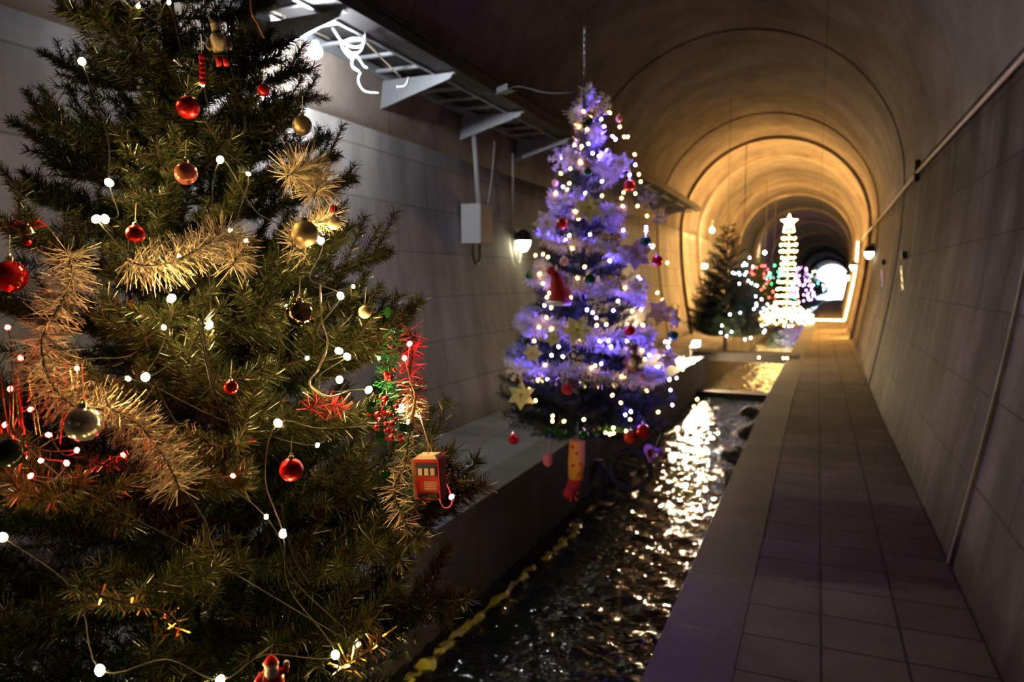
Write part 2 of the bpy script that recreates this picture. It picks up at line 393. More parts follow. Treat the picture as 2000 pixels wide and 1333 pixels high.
for i, (x, y, sz, lb) in enumerate(((-.98, 12.9, .17, 'farthest dark rock at the walkway side of the canal'), (-.84, 11.2, .20, 'dark jagged rock in the water beside the walkway kerb'), (-.92, 9.7, .16, 'dark rock between two others along the walkway side of the canal'), (-.80, 8.6, .14, 'nearest dark rock in the water under the walkway kerb'))):
    bm = bmesh.new(); bmesh.ops.create_icosphere(bm, subdivisions=3, radius=1)
    for v in bm.verts:
        q = v.co.copy(); v.co = Vector((q.x * sz, q.y * sz * 1.7, q.z * sz * .9)) * (1 + .45 * noise.noise(q * 1.3 + Vector((i * 7, 0, 0))))
    me = bpy.data.meshes.new('rock'); bm.to_mesh(me); bm.free(); me.materials.append(M['canal']); tag(mesh_obj('rock', me, loc=(x, y, -.72)), lb, 'rock')

# ------------------------------------------------------------------ footbridge plank
t = empty('footbridge', (-1.4, 16.0, 0), 'low dark plank footbridge crossing the canal under the dark tree', 'bridge')
mb = MB(); mb.box((.05, 0, .03), (2.1, .7, .07)); mb.build('deck', M['bridge'], t)
for s in (-1, 1):
    mb = MB(); mb.box((.05, s * .33, -.05), (1.6, .06, .12)); mb.build('beam', M['bridge'], t)

# ------------------------------------------------------------------ branches
def branch_paths(L, ntw, seed, tw=.17):
    Rr = random.Random(seed); main = []
    for i in range(9):
        u = i / 8; main.append(Vector((L * u, .02 * math.sin(u * 3 + seed), .10 * L * u * u - .03 * L * math.sin(PI * u))))
    ps = [main[2:]]; stems = [main]
    for k in range(ntw):
        u = .22 + .74 * k / ntw; i = min(7, int(u * 8)); b = main[i].lerp(main[i + 1], u * 8 - i)
        s = 1 if k % 2 else -1; ang = s * (.75 + Rr.uniform(-.2, .25)); l = tw * (1.15 - .55 * u) * Rr.uniform(.8, 1.25) * (L / .5) ** .5
        up = Rr.uniform(-.15, .65)
        d = Vector((math.cos(ang), math.sin(ang), up)).normalized(); pts = [b + d * (l * q / 4) + Vector((0, 0, .05 * l * q * q / 4)) for q in range(5)]
        ps.append(pts); stems.append(pts)
    return ps, stems
def branch_mesh(L, ntw, seed, per=1050, nl=.030, nw=.0014, m=None, tw=.17):
    ps, st = branch_paths(L, ntw, seed, tw)
    me = bristle_me('branch', ps, per, nl, nw, m or M['green'], lean=.85, jit=.25, taper=.5, seed=seed)
    sm = MB()
    for i, p in enumerate(st): sm.tube(p, .0045 if i == 0 else .0022, 5)
    return me, sm.me('stem', M['twig'])
BL = [branch_mesh(.5, 19, s, per=2100, nl=.026, nw=.0016, tw=.135) for s in (1, 2, 3, 4)]
BS = [branch_mesh(.28, 11, s, per=2100, nl=.025, nw=.0016, tw=.12) for s in (11, 12, 13)]
BM = [branch_mesh(.5, 12, s, per=620, nl=.04, nw=.0022, m=M['green_dark']) for s in (21, 22, 23)]
BMS = [branch_mesh(.28, 6, s, per=620, nl=.036, nw=.0022, m=M['green_dark'], tw=.14) for s in (24, 25)]
def basis(base, tip, roll):
    x = (tip - base).normalized(); z = Vector((0, 0, 1)); y = z.cross(x)
    y = y.normalized() if y.length > 1e-4 else Vector((0, 1, 0)); z = x.cross(y)
    m = Matrix((x, y, z)).transposed(); return (m @ Matrix.Rotation(roll, 3, 'X')).to_4x4()
def add_branch(tree, base, tip, long_, short_, Rr):
    d = (tip - base).length; v = Rr.choice(long_ if d > .33 else short_); L = .5 if d > .33 else .28
    o = mesh_obj('branch', v[0], tree)
    o.matrix_local = Matrix.Translation(base) @ basis(base, tip, Rr.uniform(-.6, .6)) @ Matrix.Scale(d / L, 4)
    s = mesh_obj('stem', v[1], o)
    return o
class Cone:
    def __init__(s, ax, ay, zt, zb, slope, zc=None): s.ax, s.ay, s.zt, s.zb, s.sl, s.zc = ax, ay, zt, zb, slope, zc or zt
    def r(s, z): return max(.02, s.sl * (s.zt - z))
    def hit(s, px, py, k=1.02):
        r = ray(px, py); best = None; d0 = math.hypot(s.ax, s.ay)
        for i in range(600):
            p = CAM + r * (d0 * (.35 + i * .0019)); q = math.hypot(p.x - s.ax, p.y - s.ay) / (s.r(p.z) * k)
            if q <= 1: return p
            if best is None or q < best[0]: best = (q, p)
        return best[1]
def tree(name, cone, n, seed, long_, short_, label, cat, explicit=(), shrink=1., rise=.16, core=None, cull=None):
    Rr = random.Random(seed); b = Vector((cone.ax, cone.ay, cone.zb)); t = empty(name, b, label, cat)
    mb = MB(); mb.tube([(0, 0, -.05), (0, 0, (cone.zc - cone.zb) * .5), (0, 0, cone.zc - cone.zb)], [.022, .018, .008], 10); mb.build('trunk', M['trunk'], t)
    cnt = 0
    for tip in explicit:
        tl = Vector(tip) - b; bs = Vector((0, 0, tl.z - .10 * math.hypot(tl.x, tl.y) / .6)); add_branch(t, bs, tl, long_, short_, Rr); cnt += 1
    zs = []
    m = n - cnt
    for i in range(m):
        u = (i + .5) / m; h = (cone.zt - cone.zb); z = cone.zb + h * (1 - math.sqrt(1 - u) ** 1.0 * .985)
        a = i * 2.39996 + Rr.uniform(-.2, .2); rr = cone.r(z) * shrink * Rr.uniform(.86, 1.06)
        tip = Vector((rr * math.cos(a), rr * math.sin(a), z - cone.zb + rr * rise * (.4 + .9 * u)))
        if z > cone.zc: continue
        for _ in range(14):
            if not (cull and cull(tip + b)): break
            tip.x *= .93; tip.y *= .93

        bs = Vector((0, 0, max(0.02, z - cone.zb - rr * .05)))
        add_branch(t, bs, tip, long_, short_, Rr)
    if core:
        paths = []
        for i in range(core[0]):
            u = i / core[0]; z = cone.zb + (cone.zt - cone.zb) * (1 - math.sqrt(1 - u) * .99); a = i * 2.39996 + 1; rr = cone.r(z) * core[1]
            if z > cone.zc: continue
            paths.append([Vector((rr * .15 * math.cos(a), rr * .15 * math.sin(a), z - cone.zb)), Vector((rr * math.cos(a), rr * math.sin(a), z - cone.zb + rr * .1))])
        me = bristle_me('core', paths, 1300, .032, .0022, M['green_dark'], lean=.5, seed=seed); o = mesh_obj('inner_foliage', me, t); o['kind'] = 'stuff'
    return t

NT = Cone(-1.40, 1.29, 2.98, .42, .375)
ND = 1.76
tips = []
for px, py, dd in ((540, 20, 0), (600, 160, 0), (628, 212, 0), (600, 262, -.1), (668, 335, 0), (700, 380, 0), (640, 300, .1), (768, 532, 0), (690, 505, -.15), (740, 610, 0), (745, 690, -.2), (815, 655, 0), (800, 690, -.05), (888, 905, .05),
                   (935, 1012, 0), (905, 1170, 0), (860, 1080, -.2), (850, 1250, 0), (130, 45, 0), (105, 150, 0), (32, 245, 0), (110, 340, -.1), (20, 400, 0), (60, 300, .1), (820, 990, .1), (560, 110, .1)):
    tips.append(at_d(px, py, ND + dd))
def over_water(p):
    # keep the crown as narrow and as straggly as it is in life
    q = p - CAM; d = q.dot(FW)
    if d < .2: return False
    x = 1000 + F * q.dot(RT) / d; y = 666.5 - F * q.dot(UP) / d
    rt = np.interp(y, [-300, 0, 60, 160, 280, 330, 390, 480, 540, 620, 680, 800, 900, 1010, 1100, 1200, 1330, 1600], [460, 520, 550, 590, 600, 640, 680, 660, 740, 730, 790, 800, 860, 900, 870, 870, 840, 820])
    lf = np.interp(y, [-300, 0, 60, 150, 240, 330, 400, 470, 700], [200, 190, 150, 120, 60, 60, 10, -60, -300])
    return x > rt or x < lf
for i, (px, py, dd) in enumerate(((345, 40, -.25), (300, 120, -.3), (400, 170, -.3), (330, 250, -.35), (430, 300, -.3), (250, 300, -.3), (340, 410, -.38), (480, 420, -.3), (300, 520, -.4), (420, 560, -.42), (520, 640, -.4), (350, 660, -.45), (250, 800, -.45), (430, 800, -.5), (520, 900, -.45), (380, 990, -.5), (200, 130, -.12), (170, 250, -.15), (480, 90, -.15), (500, 220, -.2), (230, 30, -.1), (420, -10, -.1))):
    tips.append(at_d(px, py, ND + dd))
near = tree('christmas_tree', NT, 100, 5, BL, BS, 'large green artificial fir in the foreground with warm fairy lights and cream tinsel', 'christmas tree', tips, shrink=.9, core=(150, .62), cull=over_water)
T2 = Cone(-1.47, 4.74, 2.92, .50, .262)
tree('christmas_tree', T2, 90, 9, BM, BMS, 'dark fir wrapped in white feather boa and violet blue lights, hanging over the canal', 'christmas tree', shrink=.95, core=(160, .8))
p3 = on_y(1416, 660, 16.0)
T3 = Cone(p3.x, 16.0, 3.25, .35, .315, 2.72)
t3 = tree('christmas_tree', T3, 98, 12, BM, BMS, 'dark unlit fir with cool white bulbs down one side, standing on the plank footbridge', 'christmas tree', shrink=1., core=(260, .9))
mb = MB(); mb.tube([(0, 0, -.29), (0, 0, 0)], .035, 10); mb.build('stand_pole', M['bridge'], t3)

# ------------------------------------------------------------------ fairy light strings
def bulb_me(r, m, n=1, elong=1.25):
    bm = bmesh.new(); bmesh.ops.create_icosphere(bm, subdivisions=n, radius=r); me = bpy.data.meshes.new('bulb')
    for v in bm.verts: v.co.z *= elong
    bm.to_mesh(me); bm.free(); me.materials.append(m); me.polygons.foreach_set('use_smooth', [True] * len(me.polygons)); return me
def light_string(name, pts, bm_, label, wire_m, wr=.0012, sag=.02, wire=True, extra=None, ctr=None):
    pts = [Vector(p) for p in pts]; b = pts[0].copy(); t = empty(name, b, label, 'fairy lights')
    if wire:
        ctl = []
        for i, p in enumerate(pts):
            ctl.append(p - b)
            if i < len(pts) - 1:
                mid = (p + pts[i + 1]) / 2; mid.z -= sag + .12 * (p - pts[i + 1]).length * 0
                if ctr: # tuck the wire into the foliage
                    c = Vector((ctr[0], ctr[1], mid.z)); mid = mid.lerp(c, .12)
                ctl.append(mid - b)
        mb = MB(); mb.tube(smooth_path(ctl, 5), wr, 5); mb.build('wire', wire_m, t)
    for i, p in enumerate(pts[:100]): mesh_obj('bulb', bm_, t, p - b).rotation_euler = (R.uniform(-1, 1), R.uniform(-1, 1), 0)
    if len(pts) > 100:
        V = []; Fc = []; bv = [v.co.copy() for v in bm_.vertices]; bf = [tuple(q.vertices) for q in bm_.polygons]
        mb = MB()
        for p in pts[100:]: mb.add([v + p - b for v in bv], bf)
        o = mb.build('small_bulbs', bm_.materials[0], t); o['kind'] = 'stuff'
    return t
nb = bulb_me(.0064, M['b_warm'], 2)
wp = [(160, 120), (213, 357), (205, 428), (188, 428), (335, 583), (284, 737), (408, 635), (430, 312), (627, 471), (665, 578), (662, 686), (678, 697), (663, 742), (720, 762), (783, 797), (800, 826), (543, 827),
      (553, 1043), (655, 1280), (430, 1330), (195, 1310), (5, 1050)]
light_string('fairy_light_string', [NT.hit(*p, 1.02) for p in wp], nb, 'warm white star bulbs on clear wire twisted through the foreground tree', M['wire_dark'], ctr=(NT.ax, NT.ay))
ins = [(270, 12), (330, 5), (395, 165), (485, 340), (480, 470), (350, 500), (450, 450), (600, 700), (560, 600), (690, 560), (320, 640), (150, 720), (520, 1010), (700, 1260), (80, 900), (250, 740), (620, 870), (740, 700), (860, 930)]
light_string('fairy_light_string', [NT.hit(*p, .86) for p in ins], bulb_me(.0042, M['b_inner'], 1), 'dark wired warm bulbs sunk deep inside the foreground tree', M['wire_dark'], ctr=(NT.ax, NT.ay))
rp = [(800, 672), (790, 700), (882, 971), (850, 955)]
rb = bulb_me(.0052, M['b_red'], 2)
light_string('fairy_light_string', [NT.hit(*p, 1.08) for p in rp], rb, 'pink red bulbs on clear wire at the canal side edge of the foreground tree', M['wire_clear'], sag=.03)
rl = [(15, 640), (40, 700), (20, 760), (60, 800), (95, 850), (150, 880), (10, 830), (130, 905), (60, 930), (240, 890), (455, 930)]
light_string('fairy_light_string', [NT.hit(*p, .93) for p in rl], bulb_me(.0045, M['b_redlow'], 1), 'red glowing bulbs behind the gold strips at the far side of the foreground tree', M['wire_dark'])

ub = [(-1.72, 1.75, -.10), (-1.86, 1.9, -.16), (-1.95, 2.1, -.18), (-1.8, 2.2, -.2), (-1.66, 2.05, -.14), (-2.0, 1.7, -.14), (-1.9, 1.5, -.12), (-1.6, 1.9, -.14)]  # added light source, out of view, to brighten the yellow streak on the water
light_string('fairy_light_string', [Vector(q) for q in ub], bulb_me(.007, M['b_added_yellow'], 1), 'yellow bulbs drooping behind the lowest branches of the foreground tree toward the water', M['wire_dark'])
# second tree bulbs
def c2(L, x0, y0, s): return [(x0 + a * s, y0 + b * s) for a, b in L]
s1 = 400 / 1441
w2 = c2([(575, 245), (625, 285), (540, 350), (600, 370), (760, 253), (830, 353), (862, 423), (887, 423), (512, 482), (562, 490), (610, 472), (935, 548), (482, 648), (415, 680), (553, 603), (850, 635), (965, 688), (978, 738),
         (475, 750), (460, 795), (380, 820), (705, 737), (705, 838), (857, 815), (843, 855), (852, 912), (940, 823), (955, 910), (518, 948), (540, 1000), (335, 970), (1022, 980), (855, 1080), (475, 1117), (495, 1210), (237, 1257), (325, 1270), (290, 1250), (1065, 1190), (1165, 1310)], 980, 150, s1)
w2 += c2([(583, 78), (533, 157), (648, 155), (265, 130), (290, 195), (335, 262), (318, 292), (485, 295), (348, 365), (315, 435), (262, 503), (350, 513), (487, 525), (550, 583), (228, 600), (735, 483), (668, 490), (818, 318), (865, 222), (1095, 260), (1133, 310),
          (918, 390), (992, 488), (1212, 485), (1175, 607), (988, 668), (1007, 728), (1138, 708), (632, 790), (657, 773), (1273, 800), (842, 850), (778, 982), (838, 1035), (238, 1020), (358, 1128), (357, 1163), (438, 1165), (577, 1153), (903, 1152), (1100, 1100),
          (1020, 950), (165, 965), (192, 940), (255, 875), (303, 770), (1375, 1010), (1353, 1062), (1180, 875), (785, 1250), (760, 1255), (730, 1245), (785, 1212), (875, 1235)], 980, 500, s1)
light_string('fairy_light_string', [T2.hit(*p, 1.06) for p in w2], bulb_me(.0105, M['b_warm2'], 1), 'amber white bulbs dotted over the boa wrapped tree', M['wire_dark'], wire=False)
bl2 = c2([(685, 180), (780, 420), (800, 440), (683, 558), (420, 570), (940, 620), (432, 775), (610, 850), (590, 820), (350, 1030), (340, 1080), (1015, 1060), (1015, 1085), (450, 1150), (620, 1110), (760, 1295), (740, 520), (700, 300), (720, 350), (640, 540), (560, 880), (900, 690), (1060, 1200)], 980, 150, s1)
bl2 += c2([(760, 35), (975, 170), (1012, 210), (960, 150), (300, 350), (400, 640), (430, 710), (665, 437), (785, 385), (768, 640), (750, 600), (690, 600), (1150, 605), (1300, 735), (1348, 750), (1180, 870), (1187, 945), (908, 1097), (870, 1120), (1230, 860), (190, 700), (230, 800), (350, 700),
           (380, 290), (600, 380), (640, 400), (1040, 700), (540, 560), (330, 590), (880, 600), (980, 380), (1170, 640), (1200, 1050), (700, 760), (320, 870), (1100, 780)], 980, 500, s1)
light_string('fairy_light_string', [T2.hit(*p, .92) for p in bl2], bulb_me(.009, M['b_blue2'], 1), 'deep blue bulbs glowing among the white boa loops of the hanging tree', M['wire_dark'], wire=False)
# third tree bulbs
s3 = 400 / 1666
i3 = c2([(600, 432), (558, 478), (575, 490), (545, 495), (628, 505), (513, 553), (575, 550), (463, 553), (520, 570), (590, 620), (517, 643), (615, 640), (662, 660), (650, 655), (650, 747), (697, 769), (655, 805), (655, 825), (635, 850), (693, 878), (715, 845), (523, 880), (440, 895), (743, 972), (700, 985),
         (375, 985), (365, 1042), (453, 1035), (563, 1098), (610, 1085), (725, 1025), (715, 1040), (413, 1070), (560, 570), (480, 560), (745, 812)], 1320, 400, s3)
light_string('fairy_light_string', [T3.hit(*p, 1.05) for p in i3], bulb_me(.018, M['b_ice'], 1), 'cool ice blue bulbs on the dark fir by the footbridge', M['wire_dark'], wire=False)

# ------------------------------------------------------------------ tinsel garlands
def garland(paths, m, label, cat='garland', per=1500, L=.045, w=.0018, name='tinsel_garland', lean=.25, group=None, seed=3, curl=.1, core=True):
    b = Vector(paths[0][0]); t = empty(name, b, label, cat, group)
    if m is M['cream']: per *= 1.9; w *= .7
    ps = [[Vector(q) - b for q in smooth_path(p, 6)] for p in paths]
    mesh_obj('bristle', bristle_me('bristle', ps, per, L, w, m, lean=lean, jit=.35, taper=.8, seed=seed, curl=curl), t)
    if core:
        mb = MB()
        for p in ps: mb.tube(p, .002, 5)
        mb.build('core_wire', M['wire_dark'], t)
    return t
H = lambda L, k=1.05, c=NT: [c.hit(*p, k) for p in L]
garland([H([(560, 345), (590, 330), (625, 345), (615, 380)], 1.03)], M['cream'], 'short fluffy cream tinsel tuft high on the foreground tree beside the gold baubles', per=2600, L=.050, seed=1)
garland([H([(245, 510), (300, 520), (350, 505), (400, 480), (440, 455), (465, 480), (455, 520)], 1.04)], M['cream'], 'cream tinsel garland draped across the middle of the foreground tree', per=1900, L=.045, seed=2)
garland([H([(130, 490), (140, 540), (115, 600), (85, 650), (85, 710), (110, 765), (160, 800), (215, 800), (270, 830), (310, 880), (335, 920), (350, 955)], 1.05)], M['cream'], 'long cream tinsel garland hanging in a loop past the silver bauble', per=1700, L=.046, seed=3)
garland([H([(600, 500), (570, 470), (610, 440), (650, 420)], 1.0)], M['cream'], 'thin cream tinsel wisp around the satin gold bauble', per=1300, L=.035, seed=4)
garland([H([(770, 640), (765, 700), (755, 760), (775, 820), (800, 870), (815, 930), (800, 985)], 1.04)], M['greentinsel'], 'green and dark tinsel rope running down to the toy tram', per=1500, L=.028, seed=5)
garland([H([(800, 640), (805, 690), (800, 740), (808, 800)], 1.05)], M['redtinsel'], 'pink red lit tinsel strand at the outer edge of the foreground tree', per=900, L=.035, seed=6)
garland([H([(800, 750), (810, 800), (800, 850), (790, 910), (770, 960), (800, 1040)], 1.06)], M['cream'], 'pale stiff tinsel strand hanging behind the toy tram', per=600, L=.032, w=.0022, seed=7)
garland([H([(170, 900), (210, 910), (250, 895), (262, 860)], 1.0)], M['redtinsel'], 'red tinsel loop low on the dim side of the foreground tree', per=900, L=.016, seed=8)
garland([H([(195, 1165), (250, 1180), (320, 1195), (350, 1230), (300, 1240)], 1.0)], M['gold_tinsel'], 'thin gold sparkling tinsel low in the dark of the foreground tree', per=500, L=.022, w=.003, seed=9)
garland([H([(650, 1320), (690, 1290), (735, 1265), (745, 1240)], 1.03)], M['gold_tinsel'], 'gold foil tinsel end glittering beside the lowest bright bulb', per=900, L=.03, w=.003, seed=10)
# boa on tree 2
def spiral(c, z0, z1, turns, k=1.0, a0=0, wob=.02, n=26):
    out = []; N = int(turns * n)
    for i in range(N + 1):
        u = i / N; z = z0 + (z1 - z0) * u; a = a0 + 2 * PI * turns * u; r = c.r(z) * k + wob * math.sin(i * 1.7)
        out.append(Vector((c.ax + r * math.cos(a), c.ay + r * math.sin(a), z + wob * math.sin(i * .9 + a0))))
    return out
garland([spiral(T2, 2.84, .9, 7.2, .98)], M['white_fur'], 'white feather boa wound in seven loops around the hanging tree', name='feather_boa', per=1500, L=.05, w=.004, curl=.25, seed=21)
garland([spiral(T2, 2.2, .95, 3.1, .95, a0=2.0)], M['white_fur'], 'thinner white boa crossing between the main loops on the hanging tree', name='feather_boa', per=900, L=.035, w=.004, curl=.25, seed=22)
garland([[T2.hit(*p, 1.04) for p in ((1010, 740), (1060, 742), (1120, 748), (1180, 750), (1230, 742))]], M['silver_tinsel'], 'silver foil garland along the lower skirt of the boa wrapped tree', per=600, L=.03, w=.006, seed=23)
garland([[T2.hit(*p, 1.04) for p in ((1120, 235), (1128, 262), (1124, 290), (1140, 300))]], M['silver_tinsel'], 'silver foil drop just under the top of the hanging tree', per=600, L=.028, w=.006, seed=24)
garland([[T2.hit(*p, 1.02) for p in ((1060, 840), (1100, 850), (1150, 848), (1185, 838), (1240, 842))]], M['greentinsel'], 'green tinsel fringe around the bottom of the boa wrapped tree', per=700, L=.03, w=.004, seed=25)

# ------------------------------------------------------------------ baubles
def bauble(p, r, m, label, drop=.03, group=None, cap=True, name='bauble', cat='bauble', cm=None):
    mb = MB(); mb.ball((0, 0, 0), r, 18); o = mb.build(name, m, smooth=True, loc=p); tag(o, label, cat, group)
    if cap:
        mb = MB(); mb.lathe([(r * .25, r * .93), (r * .25, r * 1.18), (r * .2, r * 1.22)], 12); mb.build('cap', cm or M['cap'], o)
        mb = MB(); mb.tube([(r * .12 * math.cos(a), 0, r * 1.32 + r * .12 * math.sin(a)) for a in [i * PI / 4 for i in range(8)]], r * .03 + .0004, 5, True)
        mb.build('hook', M['cap'], o)
        mb = MB(); mb.tube([(0, 0, r * 1.42), (.002, .002, r * 1.42 + drop)], .0006, 4); mb.build('hanging_thread', M['string'], o)
    return o
def nbaub(px, py, rpx, m, label, k=1.09, **kw):
    p = NT.hit(px, py, k); d = (p - CAM).dot(FW); return bauble(p, rpx * d / F, m, label, **kw)
nbaub(367, 210, 22, M['red_glitter'], 'red glitter bauble near the top of the foreground tree')
nbaub(363, 339, 22, M['salmon'], 'glossy salmon red bauble below the topmost red one')
nbaub(590, 245, 19, M['goldmatte'], 'gold bauble against the bright wall glow on the foreground tree')
nbaub(595, 457, 26, M['goldmatte'], 'large satin gold bauble beside the cream tinsel wisp')
nbaub(653, 436, 13, M['pearl'], 'small pearl bauble under red beads next to the satin gold one')
nbaub(20, 540, 31, M['red_gloss'], 'shiny deep red bauble cut by the photo edge')
nbaub(163, 828, 34, M['silver'], 'mirror silver bauble hanging in front of the long cream garland', k=1.14)
nbaub(585, 612, 25, M['bronze'], 'mirror bronze bauble in the middle of the foreground tree')
nbaub(569, 918, 23, M['red_glitter'], 'red glitter bauble low in the foreground tree, level with the toy tram')
nbaub(451, 757, 14, M['red_gloss'], 'tiny red bauble in the dark centre of the foreground tree')
nbaub(20, 886, 29, M['darkball'], 'dark olive bauble in shadow at the low far edge of the foreground tree')
nbaub(265, 457, 18, M['red_glitter'], 'rough raspberry red ball above the middle cream garland', k=1.03)
nbaub(515, 176, 12, M['red_gloss'], 'small red bauble beside the white wall glow near the tree top')
nbaub(713, 610, 13, M['pearl'], 'clear golden bauble hanging under the outstretched right branch')
nbaub(652, 408, 8, M['red_gloss'], 'tiny red bead above the small pearl bauble', cap=False, name='bead', cat='bead')
def berry_sprig(px, py, label, n=9, sp=.02, rr=.005):
    p = NT.hit(px, py, 1.06); t = empty('berry_sprig', p, label, 'berries')
    Rr = random.Random(px)
    for i in range(n):
        mb = MB(); q = Vector((Rr.uniform(-sp, sp), Rr.uniform(-sp, sp), Rr.uniform(-sp, sp))); mb.ball(q, rr * Rr.uniform(.7, 1.2), 6); mb.tube([q, (0, 0, 0)], .0006, 4); mb.build('berry', M['red_gloss'], t, smooth=True)
berry_sprig(745, 805, 'cluster of glossy red berries among the green tinsel rope', 14, .03)
berry_sprig(760, 845, 'lower cluster of red berries beside the green tinsel, above the toy tram', 10, .02)
berry_sprig(755, 735, 'small sprig of red berries by the orange lit twigs', 6, .015)
def holly(px, py, size, label, tilt=0., n=2):
    size *= .68
    p = NT.hit(px, py, 1.08); t = empty('holly_sprig', p, label, 'holly'); rot0 = face_cam(p)
    for j in range(n):
        out = []
        for sgn in (1, -1):
            rng = range(9) if sgn > 0 else range(7, 0, -1)
            for i in rng:
                u = i / 8; w = .32 * math.sin(PI * u) * (1 + (.45 if i % 2 else -.25)); out.append((sgn * w * size, u * size))
        mb = MB(); mb.prism(out, .0008, rot=rot0 @ Matrix.Rotation(tilt + j * 1.1, 3, 'Y') @ Matrix.Rotation(.3 * j, 3, 'X')); mb.build('leaf', M['holly'], t)
holly(757, 622, .036, 'single dark holly leaf pointing up beside the pink bulb', 0, 1)
holly(715, 795, .030, 'lit green holly pair below the row of warm bulbs', 1.2)
holly(795, 845, .034, 'green holly leaves by the brown bent twig', -.6)
holly(735, 860, .032, 'holly leaves under the red berries, level with the tram roof', .7)
holly(740, 935, .036, 'bright green holly leaves just beside the toy tram', 1.1, 1)
# brown bent twig
p0, p1, p2_, p3_ = [NT.hit(*q, 1.08) for q in ((800, 835), (808, 800), (812, 770), (832, 757))]
mb = MB(); mb.tube([p0, p1, p2_], [.0035, .0032, .003], 7); mb.tube([p2_, p3_], .0028, 7); mb.tube([p2_, NT.hit(800, 745, 1.08)], .002, 6)
tag(mb.build('bare_twig', M['wood'], smooth=True), 'bare forked brown twig sticking out beyond the tinsel', 'twig')
pts = [NT.hit(*q, 1.09) for q in ((488, -20), (492, 25), (505, 50), (516, 75))]
mb = MB(); mb.tube(smooth_path(pts), .0022, 6); tag(mb.build('copper_wire', M['copper'], smooth=True), 'thick copper coloured wire curling down near the tree top', 'wire')
for q, lb in (([(626, 555), (628, 620), (640, 670), (622, 720), (605, 750), (640, 775), (680, 765)], 'clear twisted wire looping beside the three bright bulbs'), ([(300, 745), (330, 805), (350, 830), (370, 820)], 'dark lead wire trailing below the bulb by the long garland'),
              ([(550, 985), (560, 1040), (575, 1090), (605, 1140)], 'dark lead wire trailing down the lower middle of the foreground tree'), ([(395, 665), (405, 720), (425, 780), (460, 800)], 'thin dark wire curving beside the tiny red bauble'),
              ([(372, 975), (400, 1020), (410, 1060), (420, 1080)], 'dark wire bent below the end of the long cream garland')):
    mb = MB(); mb.tube(smooth_path([NT.hit(*a, 1.1) for a in q]), .0016, 6); tag(mb.build('light_wire', M['wire_clear'] if 'clear' in lb else M['wire_dark'], smooth=True), lb, 'wire')

# toy tram ornament
p = NT.hit(835, 937, 1.12); d = (p - CAM).dot(FW); s = 1.15 * d / F
rot = face_cam(p) @ Matrix.Rotation(-.06, 3, 'Y') @ Matrix.Rotation(-.35, 3, 'Z')
t = empty('toy_tram', p, 'small red toy tram ornament with dark windows at the edge of the foreground tree', 'ornament')
t.matrix_world = Matrix.Translation(p) @ rot.to_4x4()
w, h = 44 * s, 70 * s
MB().box((0, w * .35, 0), (w, w * .8, h)).build('body', M['redpaint'], t)
MB().box((0, w * .35, h * .53), (w * .9, w * .75, h * .08), taper=.8).build('roof', M['creampaint'], t)
MB().box((0, -w * .06, h * .26), (w * .86, .001, h * .32)).build('windscreen', M['darkpaint'], t)
for i in (-1, 0, 1): MB().box((i * w * .25, -w * .08, h * .2), (w * .17, .001, h * .17)).build('window', M['creampaint'], t)
mb = MB()
for i in range(6): mb.box((w * .12, -w * .06, -h * .05 - i * h * .04), (w * .5, .0008, h * .012))
mb.build('grille', M['creampaint'], t)
mb = MB(); mb.box((0, -w * .1, -h * .38), (w * .8, .004, h * .1)); mb.box((-w * .25, -w * .1, -h * .45), (w * .12, .006, h * .08)); mb.box((w * .25, -w * .1, -h * .45), (w * .12, .006, h * .08)); mb.build('bumper', M['darkpaint'], t)
MB().box((-w * .56, w * .35, 0), (w * .1, w * .8, h * .98)).build('side_panel', M['wood'], t)
MB().tube([(0, w * .3, h * .55), (0, w * .3, h * .95)], .0008, 5).build('hanging_thread', M['string'], t)
# Santa ornament
p = NT.hit(530, 1312, 1.08); s = (p - CAM).dot(FW) / F
t = empty('santa_ornament', p, 'small ceramic santa figure with white beard at the very bottom of the foreground tree', 'ornament'); t.matrix_world = Matrix.Translation(p) @ face_cam(p).to_4x4()
u = 28 * s
MB().lathe([(u * .3, -1.6 * u), (u * .85, -1.2 * u), (u * .85, -.4 * u), (u * .5, .2 * u)], 18).build('body', M['redpaint'], t, True)
MB().ball((0, 0, u * .35), u * .48, 10).build('head', M['skin'], t, True)
MB().ball((0, -u * .28, u * .0), u * .48, 10, 1.2).build('beard', M['white'], t, True)
MB().lathe([(u * .5, u * .55), (u * .52, u * .7), (u * .3, u * 1.0), (.001, u * 1.25)], 14).build('hat', M['redpaint'], t, True)
MB().lathe([(u * .48, u * .5), (u * .58, u * .6), (u * .5, u * .7)], 14).build('hat_trim', M['white'], t, True)
for sx in (-1, 1):
    a = MB(); a.tube([(sx * .6 * u, 0, -.1 * u), (sx * .95 * u, -.3 * u, .05 * u if sx > 0 else -.5 * u), (sx * 1.0 * u, -.4 * u, .5 * u if sx > 0 else -.7 * u)], [u * .25, u * .24, u * .22], 8); a.build('arm', M['redpaint'], t, True)
    MB().ball((sx * 1.0 * u, -.4 * u, .62 * u if sx > 0 else -.85 * u), u * .22, 7).build('mitten', M['white'], t, True)
    MB().ball((sx * .17 * u, -.45 * u, .42 * u), u * .05, 5).build('eye', M['black'], t, True)
